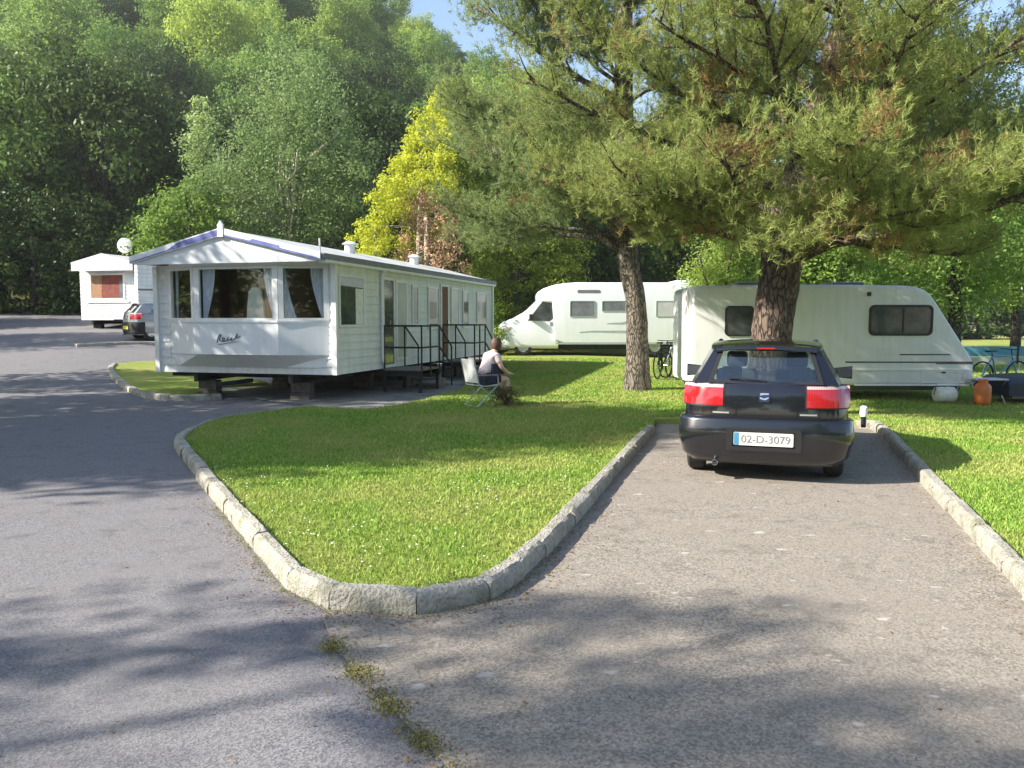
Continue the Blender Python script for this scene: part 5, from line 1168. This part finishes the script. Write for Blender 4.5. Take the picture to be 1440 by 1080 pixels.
dc = cl[front].copy(); dc[:, :2] *= .72; link_mesh('dead_foliage', raw_mesh('dead_foliage', clump_cloud(dc, 60, .11, 1.0, 0), 4, L['dead']), None, gt)
m = MB()
for (bx, by, tx, tz, r_) in ((-1.45, -2.2, -1.4, 5.2, .10), (.75, -2.4, .65, 5.6, .12), (-.6, -2.2, -.3, 3.5, .05), (0, 0, .3, 9.4, .16)): limb(m, (bx, by, -.2), (tx, by * .8, tz), r_, r_ * .6, 5, .05, 8)
for i in range(60):
    a = random.uniform(3.4, 5.9); z = random.uniform(1.5, 7); limb(m, (0.1, -.4, z - .4), (2.0 * math.cos(a), 1.9 * math.sin(a), z + random.uniform(-.3, .4)), .02, .006, 3, .2, 4)
m.build('trunk', Bk['pale'], gt, smooth=True, ang=180)
# ---- trees behind the static caravan
broad('birch_tree', 'tall grey green birch with fine foliage above the big static caravan roof', 'birch', (-10.6, 38, gz(-10.6, 38)), [(0, 0, 8.3, 4.3, 3.6, 4.0), (.9, 0, 11.3, 2.6, 2.4, 2.8), (-2.3, -.5, 6.6, 2.8, 2.4, 2.6), (2.9, 0, 7.4, 2.4, 2, 3.0), (0, -.6, 4.6, 3.2, 2.4, 1.8)], 560, .85, 70, .15, L['birch'], 'pale', .16, None, .35, .55, .6, .9, 12)
broad('broadleaf_tree', 'yellow green drooping tree left of the birch above the caravan gable', 'tree', (-14.4, 36.5, gz(-14.4, 36.5)), [(0, 0, 5.0, 2.3, 2, 1.9), (-1.4, -.3, 3.9, 1.5, 1.4, 1.2)], 170, .6, 70, .17, L['light'], 'dark', .14, None, .35, .6, .6, .6)
broad('spruce_tree', 'thin bluish conifer spire rising between birch and the wood', 'conifer', (-17.0, 45, gz(-17, 45)), [(0, 0, 7.5, 1.0, 1.0, 4.2)], 90, .6, 60, .2, L['birch'], 'dark', .14)
broad('broadleaf_tree', 'bright leafy ivy covered tree right of the golden conifer', 'tree', (.3, 34.6, gz(.3, 34.6)), [(0, 0, 4.6, 2.0, 1.6, 2.6), (1.4, .2, 4.0, 1.9, 1.4, 1.6), (-.3, .6, 7.3, 1.8, 1.5, 2.2)], 280, .5, 90, .14, L['ivy'], 'dark', .2, None, .45)
# dark evergreens behind the motorhome
for i, (x, y, r_, z, lab) in enumerate([(1.8, 37.5, 3.0, 4.0, 'dark evergreen over the motorhome cab'), (6.0, 38.5, 3.4, 4.6, 'dark evergreen behind the motorhome living area'), (10.6, 39, 3.4, 4.8, 'dark evergreen behind the gap between motorhome and tourer'), (-2.0, 39.5, 2.8, 5.6, 'dark evergreen behind the ivy covered tree')]):
    broad('evergreen_tree', lab, 'tree', (x, y, gz(x, y)), [(0, 0, z, r_, 2.4, z * .85), (.6, .3, z * 1.7, r_ * .7, 2, z * .55)], 240, .8, 46, .24, L['dark'], 'dark', .25, 'dark evergreens behind the motorhome', .6, 0, .2)
# right side
for (x, y, r_, z, rz_, mt, lab) in [(15.2, 27.5, 4.0, 4.9, 3.2, 'oak', 'broad tree right of the touring caravan with low hanging leaves'), (21.5, 33, 4.2, 5.9, 3.8, 'light', 'broad tree at the right edge over the bright field'), (17.5, 36.5, 5.0, 9.6, 5.5, 'dark', 'tall dark tree high behind the big pine crown'), (26.5, 42, 5.0, 8, 6, 'dark', 'tall dark tree at the far right edge'), (11.0, 44, 5.2, 9.6, 6, 'oak', 'tall green tree between the two pines'), (4.5, 47, 4.6, 8.2, 5, 'oak', 'tall green tree behind the slimmer pine'), (8.6, 25.5, 2.4, 2.9, 1.9, 'light', 'rounded bush over the touring caravan roof')]:
    broad('broadleaf_tree', lab, 'tree', (x, y, gz(x, y)), [(0, 0, z, r_, r_ * .8, rz_), (r_ * .4, 0, z + rz_ * .5, r_ * .6, r_ * .6, rz_ * .6), (-r_ * .5, -.4, z - rz_ * .25, r_ * .6, r_ * .5, rz_ * .55)], int(200 + 20 * r_), .20 * r_ + .1, 130, .135 + .0016 * (y - 25), L[mt], 'dark', .28, None, .45, .2, 1.0 if r_ > 3 else .2)
broad('weeping_willow', 'pale green weeping shrub behind the rear end of the touring caravan', 'willow', (5.7, 21.6, gz(5.7, 21.6)), [(0, 0, 2.8, 1.15, 1.0, 1.9), (.5, 0, 3.6, .8, .7, 1.0)], 150, .42, 110, .085, L['willow'], 'dark', .09, None, .4, 1.0, .2, .9)
# hedge masses on the far left
for (x, y, cr, mt, lab) in [(-26.5, 44.5, [(0, 0, 3.0, 4.6, 3, 3.6), (-3.4, 0, 4.6, 3.6, 3, 3.4), (3.4, .5, 1.9, 2.8, 2.2, 2.6)], 'dark', 'rounded dark laurel bush at the left edge beyond the road'), (-21.0, 47.5, [(0, 0, 2.6, 3.6, 2.4, 3.2), (2.2, 1, 3.4, 2.4, 2, 2.6)], 'oak', 'mid green bush behind the far left caravan'), (-33.5, 47, [(0, 0, 4.2, 5, 4, 4.6)], 'dark', 'dark bush outside the left edge beyond the road end')]:
    broad('large_bush', lab, 'bush', (x, y, gz(x, y)), cr, 420, .8, 52, .24, L[mt], 'dark', .2, None, .6, 0, .0)

# ---- the wood on the hillside: a few kinds of tree, copied
kinds = []
for i, (mt, r_, rz_) in enumerate([('oak', 4.6, 4.6), ('light', 4.2, 4.4), ('dark', 4.4, 5.2), ('oak', 5.2, 4.2), ('light', 3.6, 5.0)]):
    random.seed(40 + i)
    c = [(0, 0, 7.0, r_, r_, rz_), (r_ * .45, .5, 9.0, r_ * .55, r_ * .55, rz_ * .6), (-r_ * .5, -.6, 8.2, r_ * .5, r_ * .5, rz_ * .55), (.3, -r_ * .4, 5.0, r_ * .7, r_ * .6, rz_ * .5)]
    kinds.append(broad('woodland_tree', 'x', 'tree', (0, 0, 0), c, 300, 1.0, 88, .25, L[mt], 'dark', .28, 'trees of the wood on the hillside', .62, 0, .3, .7, 8, .22))
labs = ['mid green round crowned tree in the hillside wood', 'fresh green tree in the hillside wood', 'dark green tree in the hillside wood', 'broad mid green tree in the hillside wood', 'tall fresh green tree in the hillside wood']
rsw = random.Random(3); used = set(); cnt = 0
y = 50.0; row = 0
while y < 175:
    step = 7.2 + (y - 50) * .035
    x = -y * .70 - 4 + (row % 2) * step / 2
    while x < y * (.10 if y < 70 else .30) + 1:
        xx, yy = x + rsw.uniform(-1.6, 1.6), y + rsw.uniform(-1.6, 1.6)
        w_ = [3, 1.2, 3.4, 2.4, .6] if yy < 66 else [3, 3, 1.6, 3, 2.2]
        k = rsw.choices(range(5), w_)[0]; s_ = rsw.uniform(.82, 1.25)
        if k not in used: o = kinds[k]; used.add(k)
        else: o = copy_tree(kinds[k])
        o['label'] = labs[k]; o.location = (xx, yy, gz(xx, yy) - .3); o.rotation_euler.z = rsw.uniform(0, 6.28); o.scale = (s_, s_, s_ * rsw.uniform(.9, 1.15)); cnt += 1
        x += step * rsw.uniform(.9, 1.15)
    y += step * .92; row += 1
for k in range(5):
    if k not in used:
        for c in children(kinds[k]): bpy.data.objects.remove(c)
        bpy.data.objects.remove(kinds[k])
print('wood trees', cnt)
# unseen trees added behind the viewer to close off and darken reflections
for i, x in enumerate(np.arange(-34, 42, 8.0)):
    o = copy_tree(kinds[(i * 2 + 1) % 4]); o['label'] = 'unseen woodland tree added behind the viewer for reflections'; o['group'] = 'added trees behind the viewer'
    yy = -17 - 3 * math.sin(i * 2.2); o.location = (float(x), yy, gz(x, yy) - .8); o.rotation_euler.z = i * 1.7; o.scale = (1, 1, .9)
for i, y in enumerate(np.arange(-16, 46, 8.0)):  # second unseen row, added so window panes reflect trees instead of bright horizon
    o = copy_tree(kinds[(i * 2) % 4]); o['label'] = 'unseen woodland tree added far left of the road for reflections'; o['group'] = 'added trees far left of the road'
    xx = -47 - 3 * math.sin(i * 2.2); o.location = (xx, float(y), gz(xx, y) - .8); o.rotation_euler.z = i * 1.7; o.scale = (1, 1, .8)
# far trees beyond the field, right
for i, x in enumerate(np.arange(26, 92, 7.5)):
    o = copy_tree(kinds[(i * 2) % 4]); o['label'] = 'distant tree in the row across the bright field'; o['group'] = 'trees across the bright field'
    xx, yy = float(x), 96 + 5 * math.sin(i * 2.2); o.location = (xx, yy, gz(xx, yy)); o.rotation_euler.z = i * 1.3; o.scale = (1.1, 1.1, 1.0 + .15 * math.sin(i * 3))
for i, (x, y, r_) in enumerate([(27, 66, 4.4), (34, 70, 5), (42, 72, 5), (50, 73, 5), (58, 74, 5)]):
    broad('large_bush', 'dark hedge bush at the far side of the bright field', 'bush', (x, y, gz(x, y)), [(0, 0, 1.6, r_, 2.4, 2.4), (r_ * .4, 0, 3.0, r_ * .5, 2, 1.8)], 200, .8, 40, .3, L['dark'], 'dark', .2, 'hedge bushes across the bright field', .5, 0, -.2)
# brownish low shrub beside the person
x, y = G(712, 570, .1)
sb = thing('heather_shrub', 'small scruffy brownish shrub on the lawn beside the seated person', 'shrub', (x, y, gz(x, y) + .09))
cl = np.column_stack([rng.normal(0, .14, 46), rng.normal(0, .12, 46), rng.uniform(.03, .34, 46), rng.uniform(.06, .11, 46)])
link_mesh('foliage', raw_mesh('foliage', clump_cloud(cl, 60, .028, .9, .3), 4, leafmat('shrub_brown', [(0.06, 0.055, 0.02), (0.13, 0.10, 0.04), (0.20, 0.14, 0.08)], .2)), None, sb)
m = MB()
for i in range(14): a = i * .9; limb(m, (0, 0, -.02), (.16 * math.cos(a), .14 * math.sin(a), .28 + .05 * math.sin(i * 3)), .007, .003, 3, .2, 4)
m.build('stems', Bk['dark'], sb)

hz = MB(); hz.box(-1000, 1000, -160, 1040, -3, 75); hzo = hz.build('haze', None); tag(hzo, kind='stuff')
hm = bpy.data.materials.new('haze_air'); hm.use_nodes = True; hn = hm.node_tree; hn.nodes.remove(hn.nodes['Principled BSDF'])
pv = hn.nodes.new('ShaderNodeVolumePrincipled'); pv.inputs['Density'].default_value = 0.00045; pv.inputs['Color'].default_value = (0.95, 0.97, 0.97, 1); pv.inputs['Anisotropy'].default_value = 0.2
hn.links.new(pv.outputs[0], hn.nodes['Material Output'].inputs['Volume']); hzo.data.materials.append(hm)
